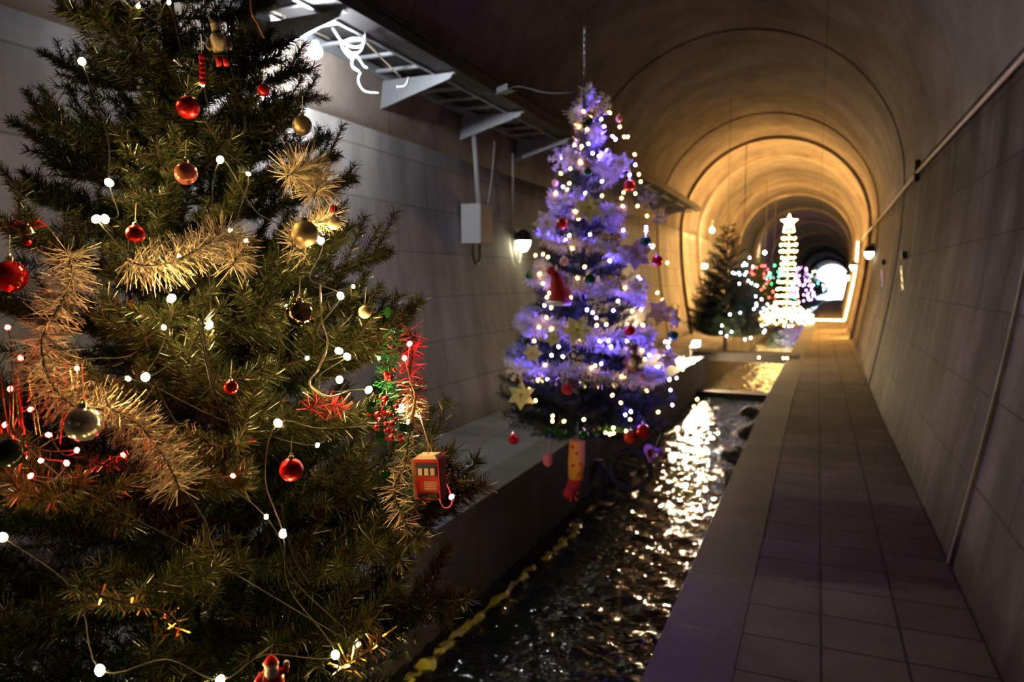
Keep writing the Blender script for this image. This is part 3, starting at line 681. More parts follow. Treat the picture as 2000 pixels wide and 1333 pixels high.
# wooden soldier ornament
p = NT.hit(428, 88, 1.1); s = (p - CAM).dot(FW) / F; u = 20 * s
t = empty('wooden_figure_ornament', p, 'wooden peg figure with cream jacket and red legs near the top of the foreground tree', 'ornament'); t.matrix_world = Matrix.Translation(p) @ (face_cam(p) @ Matrix.Rotation(-.15, 3, 'Y')).to_4x4()
MB().lathe([(u * .62, -u), (u * .8, u * .6), (u * .55, u * 1.0)], 16).build('jacket', M['creampaint'], t, True)
MB().lathe([(u * .4, 1.15 * u), (u * .45, 1.3 * u), (u * .45, 1.9 * u), (u * .42, 2.1 * u)], 16).build('head', M['creampaint'], t, True)
MB().lathe([(u * .47, 1.12 * u), (u * .5, 1.2 * u), (u * .47, 1.28 * u)], 16).build('collar', M['black'], t, True)
MB().lathe([(u * .5, 2.0 * u), (u * .5, 2.7 * u)], 16).build('hat', M['black'], t, True)
for sx in (-1, 1):
    MB().tube([(sx * .3 * u, 0, -u), (sx * .35 * u, 0, -2 * u)], u * .26, 9).build('leg', M['redpaint'], t, True)
    MB().tube([(sx * .8 * u, 0, .6 * u), (sx * 1.05 * u, -.1 * u, -.1 * u), (sx * .9 * u, -.4 * u, -.5 * u)], u * .2, 8).build('arm', M['goldmatte'], t, True)
MB().box((0, -.02 * u, -u), (u * 1.4, u * 1.3, u * .2)).build('belt', M['black'], t)
# red beaded ornament beside it
p = NT.hit(394, 112, 1.08); t = empty('beaded_ornament', p, 'red beaded drop hanging beside the wooden peg figure', 'ornament')
for i in range(6): MB().ball((0, 0, -.009 * i), .006, 7).build('bead', M['red_glitter'], t, True)
MB().tube([(0, 0, 0), (0, 0, .04)], .0007, 4).build('hanging_thread', M['string'], t)
# red gold bow angel at left
p = NT.hit(52, 440, 1.1); s = (p - CAM).dot(FW) / F; u = 16 * s; rt = face_cam(p).to_4x4()
t = empty('bow_ornament', p, 'red ribbon bow with gold bell near the edge of the foreground tree', 'ornament'); t.matrix_world = Matrix.Translation(p) @ rt
for sx in (-1, 1):
    MB().tube([(0, 0, 0), (sx * u * 1.2, 0, u * .55), (sx * u * 2, 0, u * .1), (sx * u * 1.1, 0, -u * .2), (0, 0, 0)], u * .16, 7).build('ribbon_loop', M['redpaint'], t, True)
MB().lathe([(u * .9, -u * 1.2), (u * .95, -u * .9), (u * .6, -u * .2), (u * .2, u * .3)], 16).build('bell', M['gold'], t, True)
MB().ball((0, 0, -u * 2.1), u * .45, 8).build('bead', M['red_gloss'], t, True)
# gold strip curtain at far left
p = NT.hit(45, 770, 1.0); t = empty('foil_strip_cluster', p, 'gold and red foil strips lit red, hanging at the edge of the foreground tree', 'ornament')
Rr = random.Random(8); rt = face_cam(p)
for i in range(34):
    x = Rr.uniform(-.07, .085); z0 = Rr.uniform(.02, .06); l = Rr.uniform(.05, .12); mb = MB()
    mb.box((0, 0, -l / 2), (.0022, .0006, l)); o = mb.build('foil_strip', M['gold_tinsel'] if i % 3 else M['redtinsel'], t, loc=rt @ Vector((x, Rr.uniform(-.02, .02), z0))); o.rotation_euler = (0, Rr.uniform(-.15, .15), Rr.uniform(-1, 1) + .9)

# red inner tinsel bits seen on the right lower
garland([H([(600, 800), (640, 790), (675, 800)], .95)], M['redtinsel'], 'orange red tinsel patch in the lower middle of the foreground tree', per=1500, L=.03, seed=31)

# ------------------------------------------------------------------ ornaments of tree 2
def snowflake_me(r, m, arms=6, th=.006):
    mb = MB()
    for k in range(arms):
        rt = Matrix.Rotation(2 * PI * k / arms, 3, 'Y')
        mb.box(rt @ Vector((0, 0, r / 2)), (r * .14, th, r), rt)
        for q in (.45, .72):
            for s_ in (-1, 1):
                r2 = rt @ Matrix.Rotation(s_ * .9, 3, 'Y'); mb.box(rt @ Vector((0, 0, r * q)) + r2 @ Vector((0, 0, r * .14)), (r * .11, th, r * .3), r2)
    mb.lathe([(r * .2, -th / 2), (r * .2, th / 2)], 12, rot=Matrix.Rotation(PI / 2, 3, 'X')); return mb.me('snowflake', m)
def flower(p, r, m, label, cen, tilt=0., petals=6):
    t = empty('felt_flower', p, label, 'flower ornament'); rt = face_cam(p); t.matrix_world = Matrix.Translation(p) @ rt.to_4x4()
    for lay in (0, 1):
        for k in range(petals):
            a = 2 * PI * (k + .5 * lay) / petals; rr = r * (1 - .3 * lay); out = [(0, 0), (.2 * rr, .35 * rr), (.23 * rr, .6 * rr), (0, rr), (-.23 * rr, .6 * rr), (-.2 * rr, .35 * rr)]
            mb = MB(); mb.prism(out, .004, c=(0, -.012 * lay, 0), rot=Matrix.Rotation(a + tilt, 3, 'Y') @ Matrix.Rotation(.25 + .2 * lay, 3, 'X')); mb.build('petal', m, t)
    MB().ball((0, -.02, 0), r * .14, 7).build('flower_centre', cen, t, True)
def snow(p, r, m, label, arms=6, tilt=.2):
    o = mesh_obj('snowflake_ornament', snowflake_me(r, m, arms), loc=p); o.matrix_world = Matrix.Translation(p) @ (face_cam(p) @ Matrix.Rotation(tilt, 3, 'Y')).to_4x4(); return tag(o, label, 'snowflake')
def H2(px, py, k=1.12): return T2.hit(px, py, k)
def q2(px, py, rpx, k=1.12): p = H2(px, py, k); return p, rpx * (p - CAM).dot(FW) / F
snow(*q2(1172, 203, 24), M['white_glit'], 'white glitter star at the very top of the boa wrapped tree', 8)
for px, py, r, lb in ((1095, 312, 26, 'white star ornament sticking out at the left shoulder of the hanging tree'), (1265, 392, 20, 'pinkish snowflake at the right side of the hanging tree, above the tray line'), (1215, 495, 16, 'white snowflake above the gold flower on the hanging tree'),
                      (1122, 703, 20, 'white snowflake low down around the small penguin on the hanging tree'), (1165, 588, 20, 'white snowflake right of the red felt hat on the hanging tree'), (1010, 725, 22, 'silver white snowflake at the lower left skirt of the hanging tree'),
                      (1290, 425, 16, 'lilac snowflake at the right flank below the red bauble'), (1205, 338, 16, 'violet lit snowflake in the upper third of the hanging tree')):
    p, rr = q2(px, py, r); snow(p, rr, M['white_glit'], lb, tilt=px * .1)
for px, py, r, m, lb in ((1150, 408, 34, M['white'], 'big white felt flower in the upper middle of the hanging tree'), (1068, 435, 30, M['white'], 'white felt flower left of the red bauble on the hanging tree'), (1243, 498, 34, M['creampaint'], 'large beige gold flower on the right side of the hanging tree'),
                         (1215, 320, 24, M['white'], 'lilac lit felt flower beneath the amber bulbs on the hanging tree'), (1018, 772, 30, M['white'], 'white poinsettia at the lower left tip of the hanging tree'), (1128, 645, 32, M['white'], 'pale star flower with glowing bulbs left of centre on the hanging tree'),
                         (1290, 610, 30, M['creampaint'], 'cream flower at the right edge of the hanging tree below the deer'), (1185, 310, 22, M['white'], 'small white flower under the top blue star'), (1305, 700, 24, M['white'], 'violet lit flower on the lower right of the hanging tree'),
                         (1080, 660, 20, M['white'], 'small white flower at the left bulge of the hanging tree'), (1250, 560, 24, M['white'], 'white flower beside the strong blue bulbs at right of the hanging tree'), (1040, 690, 22, M['white_glit'], 'glittery white flower above the silver garland')):
    p, rr = q2(px, py, r); flower(p, rr, m, lb, M['goldglit'], tilt=px * .07)
for px, py, r, m, lb in ((1147, 240, 13, M['darkball'], 'dark bauble with gold rim near the top of the hanging tree'), (1229, 362, 12, M['red_gloss'], 'dark red bauble at the right shoulder of the hanging tree'), (1098, 437, 12, M['red_gloss'], 'bright red bauble on the left flower of the hanging tree'),
                         (1261, 472, 11, M['green_gloss'], 'green bauble on the right side of the hanging tree'), (1034, 538, 8, M['green_gloss'], 'small green bauble hanging free on the left of the hanging tree'), (1084, 358, 7, M['pinkball'], 'small pink bauble on the upper left of the hanging tree'),
                         (1102, 511, 9, M['pinkball'], 'pale pink round ornament above the red felt hat'), (1152, 545, 12, M['green_gloss'], 'green bauble in the dark middle of the hanging tree'), (1230, 646, 11, M['red_glitter'], 'red glitter ball right of centre on the hanging tree'),
                         (1315, 656, 10, M['green_gloss'], 'dark green bauble at the right bulge of the hanging tree'), (1256, 843, 14, M['red_gloss'], 'shiny red bauble at the bottom right of the hanging tree'), (1232, 855, 13, M['felt_red'], 'matt dark red ball next to the lowest shiny bauble'),
                         (1003, 858, 11, M['red_gloss'], 'red bauble dangling from the lowest left tip of the hanging tree'), (1140, 850, 10, M['green_gloss'], 'green glass bauble under the bottom fringe of the hanging tree'), (1032, 668, 9, M['darkball'], 'dark bauble at the left edge beside an amber bulb'),
                         (1147, 322, 10, M['pinkball'], 'salmon ball under the row of amber bulbs near the top'), (1254, 739, 9, M['pinkball'], 'greyish pink ball low on the right side of the hanging tree'), (1284, 510, 11, M['red_gloss'], 'red bauble at the right flank above the bulb cluster'),
                         (1148, 336, 9, M['green_gloss'], 'green bauble below the salmon ball on the hanging tree'), (1108, 760, 12, M['felt_red'], 'dark red ball in the shadow above the amber lit fringe'), (1210, 232, 7, M['orange'], 'orange bead high on the right of the hanging tree')):
    p, rr = q2(px, py, r); bauble(p, rr, m, lb, drop=.04)
# red felt hat, bow, deer, penguin, bear, bell
p, u = q2(1090, 562, 10); t = empty('felt_hat_ornament', p, 'dark red sequinned santa hat on the left side of the hanging tree', 'ornament'); t.matrix_world = Matrix.Translation(p) @ face_cam(p).to_4x4()
MB().lathe([(2.3 * u, -3.0 * u), (1.9 * u, -1.5 * u), (1.3 * u, 1 * u), (.7 * u, 2.8 * u), (.2 * u, 3.4 * u)], 16, rot=Matrix.Rotation(-.2, 3, 'Y')).build('cone', M['felt_red'], t, True)
MB().ball((-1.4 * u, 0, 3.3 * u), u * .9, 8).build('pompom', M['felt_red'], t, True)
MB().lathe([(2.4 * u, -3.5 * u), (2.7 * u, -3.1 * u), (2.3 * u, -2.6 * u)], 16).build('brim', M['white_fur'], t, True)
def bow(p, u, m, label):
    t = empty('ribbon_bow', p, label, 'bow'); t.matrix_world = Matrix.Translation(p) @ face_cam(p).to_4x4()
    for sx in (-1, 1):
        MB().prism([(0, 0), (sx * 1.2 * u, .8 * u), (sx * 2.1 * u, .9 * u), (sx * 2.2 * u, -.1 * u), (sx * 1.2 * u, -.2 * u)], u * .4).build('ribbon_loop', m, t)
        MB().prism([(0, 0), (sx * .4 * u, -.2 * u), (sx * 1.8 * u, -3 * u), (sx * .9 * u, -3.1 * u)], u * .12).build('ribbon_tail', m, t)
    MB().ball((0, -.2 * u, .1 * u), u * .4, 7).build('knot', m, t, True)
p, u = q2(1190, 465, 10); bow(p, u, M['goldglit'], 'gold gauze ribbon bow in the middle of the hanging tree')
p, u = q2(1205, 545, 8); bow(p, u, M['gold'], 'striped gold metal bow below the large beige flower')
def critter(p, u, m, belly, label, name, ears=True, antler=False):
    t = empty(name, p, label, 'ornament'); t.matrix_world = Matrix.Translation(p) @ face_cam(p).to_4x4()
    MB().ball((0, 0, -u * .5), u * 1.0, 10, 1.25).build('body', m, t, True)
    MB().ball((0, -u * .1, u * 1.15), u * .72, 10).build('head', m, t, True)
    MB().ball((0, -u * .75, u * 1.0), u * .3, 7).build('muzzle', belly, t, True)
    MB().ball((0, -u * .4, -u * .5), u * .7, 8, 1.2).build('belly', belly, t, True)
    for sx in (-1, 1):
        MB().ball((sx * .26 * u, -u * .72, u * 1.35), u * .09, 5).build('eye', M['black'], t, True)
        if ears: MB().ball((sx * .55 * u, 0, u * 1.75), u * .25, 6).build('ear', m, t, True)
        if antler: mb = MB(); mb.tube([(sx * .3 * u, 0, u * 1.7), (sx * .7 * u, 0, u * 2.4), (sx * .6 * u, 0, u * 3)], u * .09, 5); mb.tube([(sx * .7 * u, 0, u * 2.4), (sx * 1.2 * u, 0, u * 2.7)], u * .07, 5); mb.build('antler', M['wood'], t, True)
        MB().tube([(sx * .8 * u, 0, 0), (sx * 1.25 * u, -.3 * u, -.7 * u)], [u * .3, u * .2], 7).build('arm', m, t, True)
        MB().tube([(sx * .45 * u, 0, -1.3 * u), (sx * .6 * u, -.3 * u, -2.1 * u)], [u * .32, u * .25], 7).build('leg', m, t, True)
p, u = q2(1235, 700, 14); critter(p, u, M['brown'], M['creampaint'], 'brown plush bear seated in the lower right of the hanging tree', 'plush_bear')
p, u = q2(1120, 690, 8, 1.16); critter(p, u, M['black'], M['white'], 'tiny dark penguin ornament on the white snowflake of the hanging tree', 'penguin_ornament', ears=False)
p, u = q2(1318, 622, 9, 1.1); critter(p, u, M['creampaint'], M['white'], 'cream deer ornament with dark antlers at the right edge of the hanging tree', 'deer_ornament', antler=True)
# things hung beneath tree 2
p = H2(1232, 915, .7); p = on_y(1232, 918, 4.70)
t = empty('dark_wreath', p, 'dark round wreath hanging below the boa wrapped tree over the water', 'wreath'); t.matrix_world = Matrix.Translation(p) @ face_cam(p).to_4x4(); rr = .128
ring = [Vector((rr * math.cos(a), 0, rr * math.sin(a))) for a in [2 * PI * i / 40 for i in range(40)]]
MB().tube(ring, .02, 8, True).build('hoop', M['bluecloth'], t, True)
mesh_obj('needle_wrap', bristle_me('w', [ring + ring[:1]], 1800, .026, .003, M['darkwreath'], seed=4), t)
MB().tube([(0, 0, rr), (.01, .02, rr + .14)], .003, 5).build('hanging_thread', M['wire_dark'], t)
p = on_y(1275, 886, 4.55); u = .07; t = empty('plush_heart', p, 'purple pink plush heart hanging beside the dark wreath', 'ornament'); t.matrix_world = Matrix.Translation(p) @ (face_cam(p) @ Matrix.Rotation(.35, 3, 'Y')).to_4x4()
out = [(u * .06 * 16 * math.sin(a) ** 3, u * .06 * (13 * math.cos(a) - 5 * math.cos(2 * a) - 2 * math.cos(3 * a) - math.cos(4 * a))) for a in [2 * PI * i / 36 for i in range(36)]]
V = []; Fc = []; n = 36; lay = [(-.028, .55), (-.02, .85), (0, 1), (.02, .85), (.028, .55)]
for y, k_ in lay: V += [(x * k_, y, z * k_) for x, z in out]
for j in range(4): Fc += [(j * n + i, j * n + (i + 1) % n, (j + 1) * n + (i + 1) % n, (j + 1) * n + i) for i in range(n)]
Fc += [tuple(range(n)), tuple(range(4 * n, 5 * n))]
MB().add(V, Fc).build('heart', M['purple'], t, True); MB().ball((u * .35, -.03, u * .1), u * .18, 7).build('button_patch', M['white_glit'], t, True); MB().tube([(0, 0, u * .3), (0, 0, u * 2)], .002, 5).build('hanging_thread', M['string'], t)
p = on_y(1126, 900, 4.45)
t = empty('hanging_sock', p, 'orange stocking with red spots and red toe hanging below the boa wrapped tree', 'ornament'); t.matrix_world = Matrix.Translation(p) @ (face_cam(p) @ Matrix.Rotation(0.03, 3, 'Y')).to_4x4()
MB().lathe([(.05, -.12), (.055, 0), (.052, .12), (.05, .135)], 16).build('leg_tube', M['orange'], t, True)
for x, z in ((-.02, -.02), (.028, -.01), (0, .06), (-.03, .1), (.02, -.08)): MB().lathe([(.012, 0), (.012, .004)], 10, c=(x, -math.sqrt(.053 ** 2 - x * x) - .002, z), rot=Matrix.Rotation(PI / 2, 3, 'X')).build('spot', M['redpaint'], t)
MB().tube([(0, 0, -.1), (-.01, -.01, -.16), (-.04, -.05, -.20), (-.05, -.09, -.2)], [.05, .045, .04, .03], 12).build('foot', M['felt_red'], t, True)
MB().tube([(0, 0, .13), (0, 0, .26)], .002, 5).build('hanging_thread', M['string'], t)
p = on_y(1120, 965, 4.5); bow(p, .016, M['redpaint'], 'red ribbon dangling below the spotted stocking')
p = on_y(1070, 898, 4.6); MBp = MB(); MBp.ball((0, 0, 0), .035, 10, 1.5)
o = MBp.build('plush_ball', M['pink'], smooth=True, loc=p); tag(o, 'pink plush drop hanging beside the spotted stocking', 'ornament'); MB().tube([(0, 0, .05), (.02, 0, .2)], .002, 5).build('hanging_thread', M['string'], o)
p = on_y(1168, 930, 4.75); t = empty('dark_gift_bag', p, 'dark blue cloth bag hanging between stocking and wreath', 'bag'); MB().lathe([(.03, -.08), (.065, -.05), (.06, .05), (.02, .09), (.04, .11)], 14).build('cloth_bag', M['bluecloth'], t, True); MB().tube([(0, 0, .09), (0, 0, .25)], .002, 5).build('hanging_thread', M['string'], t)
mb = MB(); mb.tube([on_y(1130, 925, 4.7), on_y(1190, 895, 4.7), on_y(1270, 918, 4.7)], .007, 6); tag(mb.build('hanging_rod', M['wire_dark']), 'thin dark rods crossing below the hanging tree', 'rod')
# hanging cable with chain of tree 2
t = empty('hanging_cable', (T2.ax, T2.ay, 2.9), 'thin ceiling cable and chain holding the boa wrapped tree', 'cable')
MB().tube([(0, 0, -.02), (0, 0, 2.58)], .0035, 6).build('wire', M['wire_dark'], t)
for i in range(14):
    mb = MB(); a = i % 2; mb.tube([((.008 * math.cos(q) if a else 0), (0 if a else .008 * math.cos(q)), .06 + i * .022 + .014 * math.sin(q)) for q in [k_ * PI / 4 for k_ in range(8)]], .0025, 5, True); mb.build('chain_link', M['steel'], t)
for (x, y, z), lb in (((NT.ax, NT.ay, 2.95), 'ceiling cable holding the large foreground tree'), ((T3.ax, T3.ay, 2.75), 'ceiling cable above the dark fir on the footbridge')):
    mb = MB(); mb.tube([(x, y, z), (x, y, 5.47)], .004, 6); tag(mb.build('hanging_cable', M['wire_dark']), lb, 'cable')
for px, y in ((1455, 19), (1497, 26), (1515, 31)):
    p = on_y(px, 400, y); mb = MB(); mb.tube([(p.x, y, 2.7), (p.x, y, 4.9)], .008, 5)
    tag(mb.build('hanging_cable', M['wire_dark']), 'thin vertical ceiling wire above the %s' % {1455: 'gap behind the dark fir', 1497: 'red and green trees', 1515: 'golden light tower'}[px], 'cable')

# ------------------------------------------------------------------ cable tray with brackets on the left wall
t = empty('cable_tray', (0, 0, 0), 'long ladder cable tray running high along the left wall', 'cable tray')
XT0, XT1, ZT = -3.78, -3.3, 3.50
for x in (XT0, XT1):
    mb = MB(); mb.box((x, 9, ZT), (.03, 24, .07)); mb.build('rail', M['steel'], t)
rung = MB().box((0, 0, 0), (XT1 - XT0, .035, .025)).me('rung', M['steel'])
for i in range(60): mesh_obj('rung', rung, t, ((XT0 + XT1) / 2, -2.6 + i * .4, ZT - .015))
mb = MB(); mb.box((-3.17, 9, 3.53), (.2, 24, .09)); mb.box((-3.54, 12.4, 3.6), (.46, 17, .05)); mb.build('cable_trunking', M['trough'], t)
for (yy, zz_, xx) in ((0, 3.62, -3.24), (0, 3.62, -3.12)):
    mb = MB(); mb.tube([(xx, -3 + i * 1.0, zz_ + .012 * math.sin(i)) for i in range(25)], .028, 7); mb.build('loose_cable', M['trough'], t, True)
bk = MB(); bk.prism([(-3.93, 3.46), (-3.12, 3.46), (-3.14, 3.42), (-3.78, 3.24), (-3.93, 3.20)], .012); bk.box((-3.52, .02, 3.465), (.84, .05, .01)); bkm = bk.me('b', M['steel'])
for i, y in enumerate([2.70, 4.37, 6.04, 7.71, 9.38, 11.05, 12.72, 14.39, 16.06, 17.73, 19.4]):
    o = mesh_obj('wall_bracket', bkm, loc=(0, y, 0))
    lb = {0: 'steel bracket under the tray behind the foreground tree top', 1: 'steel gusset bracket right above the bright white bulb', 2: 'pale triangular bracket lit at the end of the ladder rungs', 3: 'dim bracket above the conduit of the grey junction box', 4: 'dark bracket just left of the boa wrapped tree'}.get(i, 'dark brackets carrying the far part of the cable tray')
    tag(o, lb, 'bracket', 'brackets under the cable tray')
# bright bulb and coils
def hang_bulb(p, m, r, label, cord=.25):
    t = empty('hanging_bulb', p, label, 'lamp')
    MB().ball((0, 0, 0), r, 12).build('bulb_glass', m, t, True)
    MB().lathe([(r * .45, r * .8), (r * .45, r * 1.7), (r * .3, r * 1.9)], 12).build('socket', M['white_cable'], t, True)
    MB().tube([(0, 0, r * 1.8), (0, 0, r * 1.8 + cord)], .005, 6).build('cord', M['white_cable'], t)
hang_bulb(Vector((-3.45, 4.5, 3.26)), M['led'], .048, 'glaring cool white bulb hanging under the cable tray', .14)
hang_bulb(Vector((-3.27, 24.8, 3.2)), M['led_warm'], .07, 'warm star like bulb hanging at the far end of the cable tray', .2)
hang_bulb(Vector((-2.95, 45.4, 3.15)), M['led_warm'], .08, 'warm bulb hanging above the distant red lit tree', .2)
hang_bulb(Vector((-2.6, 64, 3.15)), M['led_warm'], .10, 'distant warm bulb beside the purple lights', .2)
for i, ctrl in enumerate(([(650, 55), (672, 85), (700, 92), (712, 80), (690, 75), (668, 88), (685, 112), (700, 105)], [(675, 95), (690, 108), (688, 128), (702, 140)], [(714, 62), (706, 98), (684, 105), (690, 118)], [(700, 112), (712, 130), (718, 132)], [(705, 142), (700, 158), (712, 178), (740, 182)], [(798, 150), (792, 168), (775, 170)])):
    mb = MB(); mb.tube(smooth_path([on_y(x, y, 4.75) for x, y in ctrl], 6), .009 if i < 2 else .006, 7)
    tag(mb.build('cable_coil', M['white_cable'], smooth=True), ['thick tangled white cable bundle beside the glaring bulb', 'white cable tail dropping from the tangle', 'white cable loop at the outer side of the tangle', 'short white cable stub next to the tangle', 'thin white cable sagging along the lit wall', 'short curved cable near the pale bracket'][i], 'cable')
mb = MB(); mb.tube([on_y(700, 68, 4.7), on_y(782, 150, 5.9)], .008, 6); tag(mb.build('steel_rod', M['steel']), 'bright steel rod slung along the underside of the cable tray', 'rod')
mb = MB(); mb.tube(smooth_path([(-3.1, 6.2, 3.42), (-2.9, 6.0, 3.28), (-2.4, 5.4, 3.06), (-2.1, 5.1, 3.02), (-1.8, 4.9, 2.9), (-1.55, 4.78, 2.85)], 6), .004, 6); tag(mb.build('power_cable', M['wire_dark'], smooth=True), 'power lead sagging from the tray to the boa wrapped tree top', 'cable')
p = Vector((-2.25, 5.25, 3.05)); mb = MB(); mb.box((0, 0, 0), (.16, .08, .045), rot=Matrix.Rotation(-.6, 3, 'Z')); tag(mb.build('cable_connector', M['black'], loc=p), 'black plug connector halfway along the sagging lead', 'plug')
# junction box + conduit + cable loop
xw = lambda z: XL - wx(z)
t = empty('junction_box', (xw(2.25) + .03, 7.8, 2.24), 'pale grey junction box on the left wall above a hanging cable loop', 'junction box')
MB().box((.13, 0, 0), (.24, .34, .44)).build('housing', M['beigebox'], t); MB().box((.13, -.175, 0), (.245, .012, .45)).build('lid', M['greybox'], t)
mb = MB(); mb.tube([(.12, .05, .22), (.10, .02, .72), (.08, 0, 1.12)], .028, 8); mb.build('conduit', M['greybox'], t, True)
mb = MB(); mb.tube(smooth_path([(.1, -.06, -.22), (.1, -.05, -.36), (.1, .03, -.46), (.1, .12, -.40), (.1, .13, -.22)], 6), .016, 7); mb.build('cable_loop', M['wire_dark'], t, True)
mb = MB(); mb.tube(smooth_path([on_x(966, 275, -3.72), on_x(962, 330, -3.72), on_x(956, 380, -3.72), on_x(948, 420, -3.72)], 4), .008, 6); tag(mb.build('wall_cable', M['greybox'], smooth=True), 'thin grey cable slanting down beside the junction box', 'cable')
# wall lamps
def wall_lamp(p, side, m, label, cable=True, u=.1):
    """side=+1 fixed on the left wall (points to +x)"""
    t = empty('wall_lamp', p, label, 'wall lamp')
    MB().box((-side * .06, 0, .03), (.03, .12, .2)).build('back_plate', M['black'], t)
    MB().lathe([(u * .25, 1.55 * u), (u * .95, 1.1 * u), (u * 1.15, .1 * u), (u * 1.1, 0)], 16, c=(side * .06, 0, 0)).build('hood', M['black'], t, True)
    MB().lathe([(u * .02, -1.5 * u), (u * .45, -1.35 * u), (u * .85, -.7 * u), (u * .98, 0)], 16, c=(side * .06, 0, 0)).build('glass_shade', m, t, True)
    if cable:
        mb = MB(); mb.tube(smooth_path([(-side * .03, -.16, 1.15), (-side * .04, -.15, .5), (-side * .04, -.14, 0), (-side * .02, -.1, -.25), (0, 0, -.3), (0, .05, -.12)], 5), .013, 7); mb.build('supply_cable', M['greybox'], t, True)
lp = Vector((xw(2.1) + .09, 9.25, 2.12))
wall_lamp(lp, 1, M['wl_y'], 'glowing bullet shaped lamp on the left wall beside the boa wrapped tree')
wall_lamp(Vector((xw(2.1) + .09 + bend(25), 25.0, 2.1)), 1, M['wl_y'], 'small lamp on the left wall just beyond the dark fir', False)
xr = lambda z: XR + wx(z)
wall_lamp(Vector((xr(2.2) - .09 + bend(18.2), 18.2, 2.2)), -1, M['wl_g'], 'greenish white lamp on the right wall', False)
wall_lamp(Vector((xr(2.1) - .09 + bend(30), 30, 2.1)), -1, M['wl_y'], 'distant upper lamp on the right wall by the rope light', False, .12)
wall_lamp(Vector((xr(2.1) - .09 + bend(38), 38, 1.75)), -1, M['wl_y'], 'distant lower lamp on the right wall beyond the rope light', False, .14)
wall_lamp(Vector((xr(2.1) - .09, -4.5, 2.2)), -1, M['wl_b'], 'right wall lamp behind the viewer', False)
wall_lamp(Vector((xw(2.1) + .09, -3.0, 2.12)), 1, M['wl_b'], 'left wall lamp behind the viewer', False)
# wall arm beside the right lamp
mb = MB(); mb.tube([on_x(1706, 441, xr(2.6) + .02), on_x(1684, 466, xr(2.5) + .05)], .018, 7); tag(mb.build('conduit_arm', M['steel']), 'short slanted steel conduit above the greenish lamp on the right wall', 'conduit')
for px, py, y, lb in ((1757, 548, 10.5, 'nearest of the shiny slim plates under dark hooks on the right wall'), (1718, 548, 14.4, 'second shiny slim plate along the right wall'), (1680, 556, 22, 'faint slim plate beyond the greenish lamp on the right wall')):
    p = on_y(px, py, y); z = p.z; p.x = xr(z) + bend(y) - .025
    t = empty('wall_plate', p, lb, 'wall plate'); rt = Matrix.Rotation(-.1, 3, 'Y')
    MB().box((0, 0, .03), (.012, .09, .32), rt).build('plate', M['plaque'], t); MB().box((.01, 0, .32), (.06, .12, .10), rt).build('hook', M['black'], t)
for px, py, y, sz, lb in ((1776, 335, 10.3, (.06, .14, .26), 'black box fixed high where the right wall meets the vault'), (1656, 484, 19.5, (.14, .3, .16), 'small black box jutting from the right wall by the rope light')):
    p = on_y(px, py, y); p.x = xr(p.z) + bend(y) - sz[0] / 2
    t = MB().box((0, 0, 0), sz).build('wall_box', M['black'], loc=p); tag(t, lb, 'box')
# conduit strip along the right springing
mb = MB(); mb.tube([(xr(2.95) - .03 + bend(y), y, 2.9) for y in range(-8, 60, 2)], .02, 7); tag(mb.build('wall_conduit', M['beigebox'], smooth=True), 'pale conduit running the length of the right wall below the vault', 'conduit')

# ------------------------------------------------------------------ floor flood lamp by the bridge
p = Vector((-2.24, 14.9, .31)); t = empty('flood_lamp', p, 'small dazzling flood lamp on a short post at the ledge edge before the footbridge', 'lamp')
MB().ball((0, 0, 0), .06, 10).build('lamp_glass', M['flood'], t, True); mb = MB(); mb.tube([(-.1, .05, -.31), (-.1, .05, -.05)], .02, 8); mb.box((-.1, .05, -.3), (.12, .12, .02)); mb.box((-.05, .05, -.08), (.14, .06, .03)); mb.build('post', M['black'], t)
mb = MB(); mb.box((0, -.07, .07), (.16, .30, .012)); mb.box((0, .08, 0), (.16, .012, .14)); mb.build('hood', M['black'], t)

# ------------------------------------------------------------------ rope light frame and added vault glow ropes
def rope_arch(y, label, t_=.05, full=True, name='rope_light', tr=.028):
    pts = [Vector((xr(z) - t_ + bend(y), y, z)) for z in [.03] + zz[1:]]
    pts += [Vector((XC + (RV - t_) * math.cos(a) + bend(y), y, ZS + (RV - t_) * math.sin(a))) for a in [PI * i / 24 for i in range(1, 24 if full else 12)]]
    if full is None: pts = pts[:11]
    if full: pts += [Vector((xw(z) + t_ + bend(y), y, z)) for z in reversed(zz[1:])]
    mb = MB(); mb.tube(pts, tr, 6); return tag(mb.build(name, M['rope'] if full is None else M['rope_added'], smooth=True), label, 'rope light')
rope_arch(30.6, 'glowing amber rope light climbing the right wall from the walkway', full=None)
rope_arch(31.1, 'amber rope light hidden behind the rib beyond the golden tower', t_=.04)  # arches behind the ribs are added, out of view, to make the vault glow
rope_arch(24.48, 'amber rope light tucked behind the vault rib in front of the golden tower', t_=.04)
rope_arch(21.58, 'amber rope light tucked behind the closest glowing vault rib', t_=.04)
mb = MB(); mb.tube([(EDGE_R + bend(30.6), 30.5, .03), (XR - .06 + bend(30.6), 30.5, .03)], .03, 6); tag(mb.build('rope_light', M['rope'], smooth=True), 'amber rope light lying straight across the walkway', 'rope light')

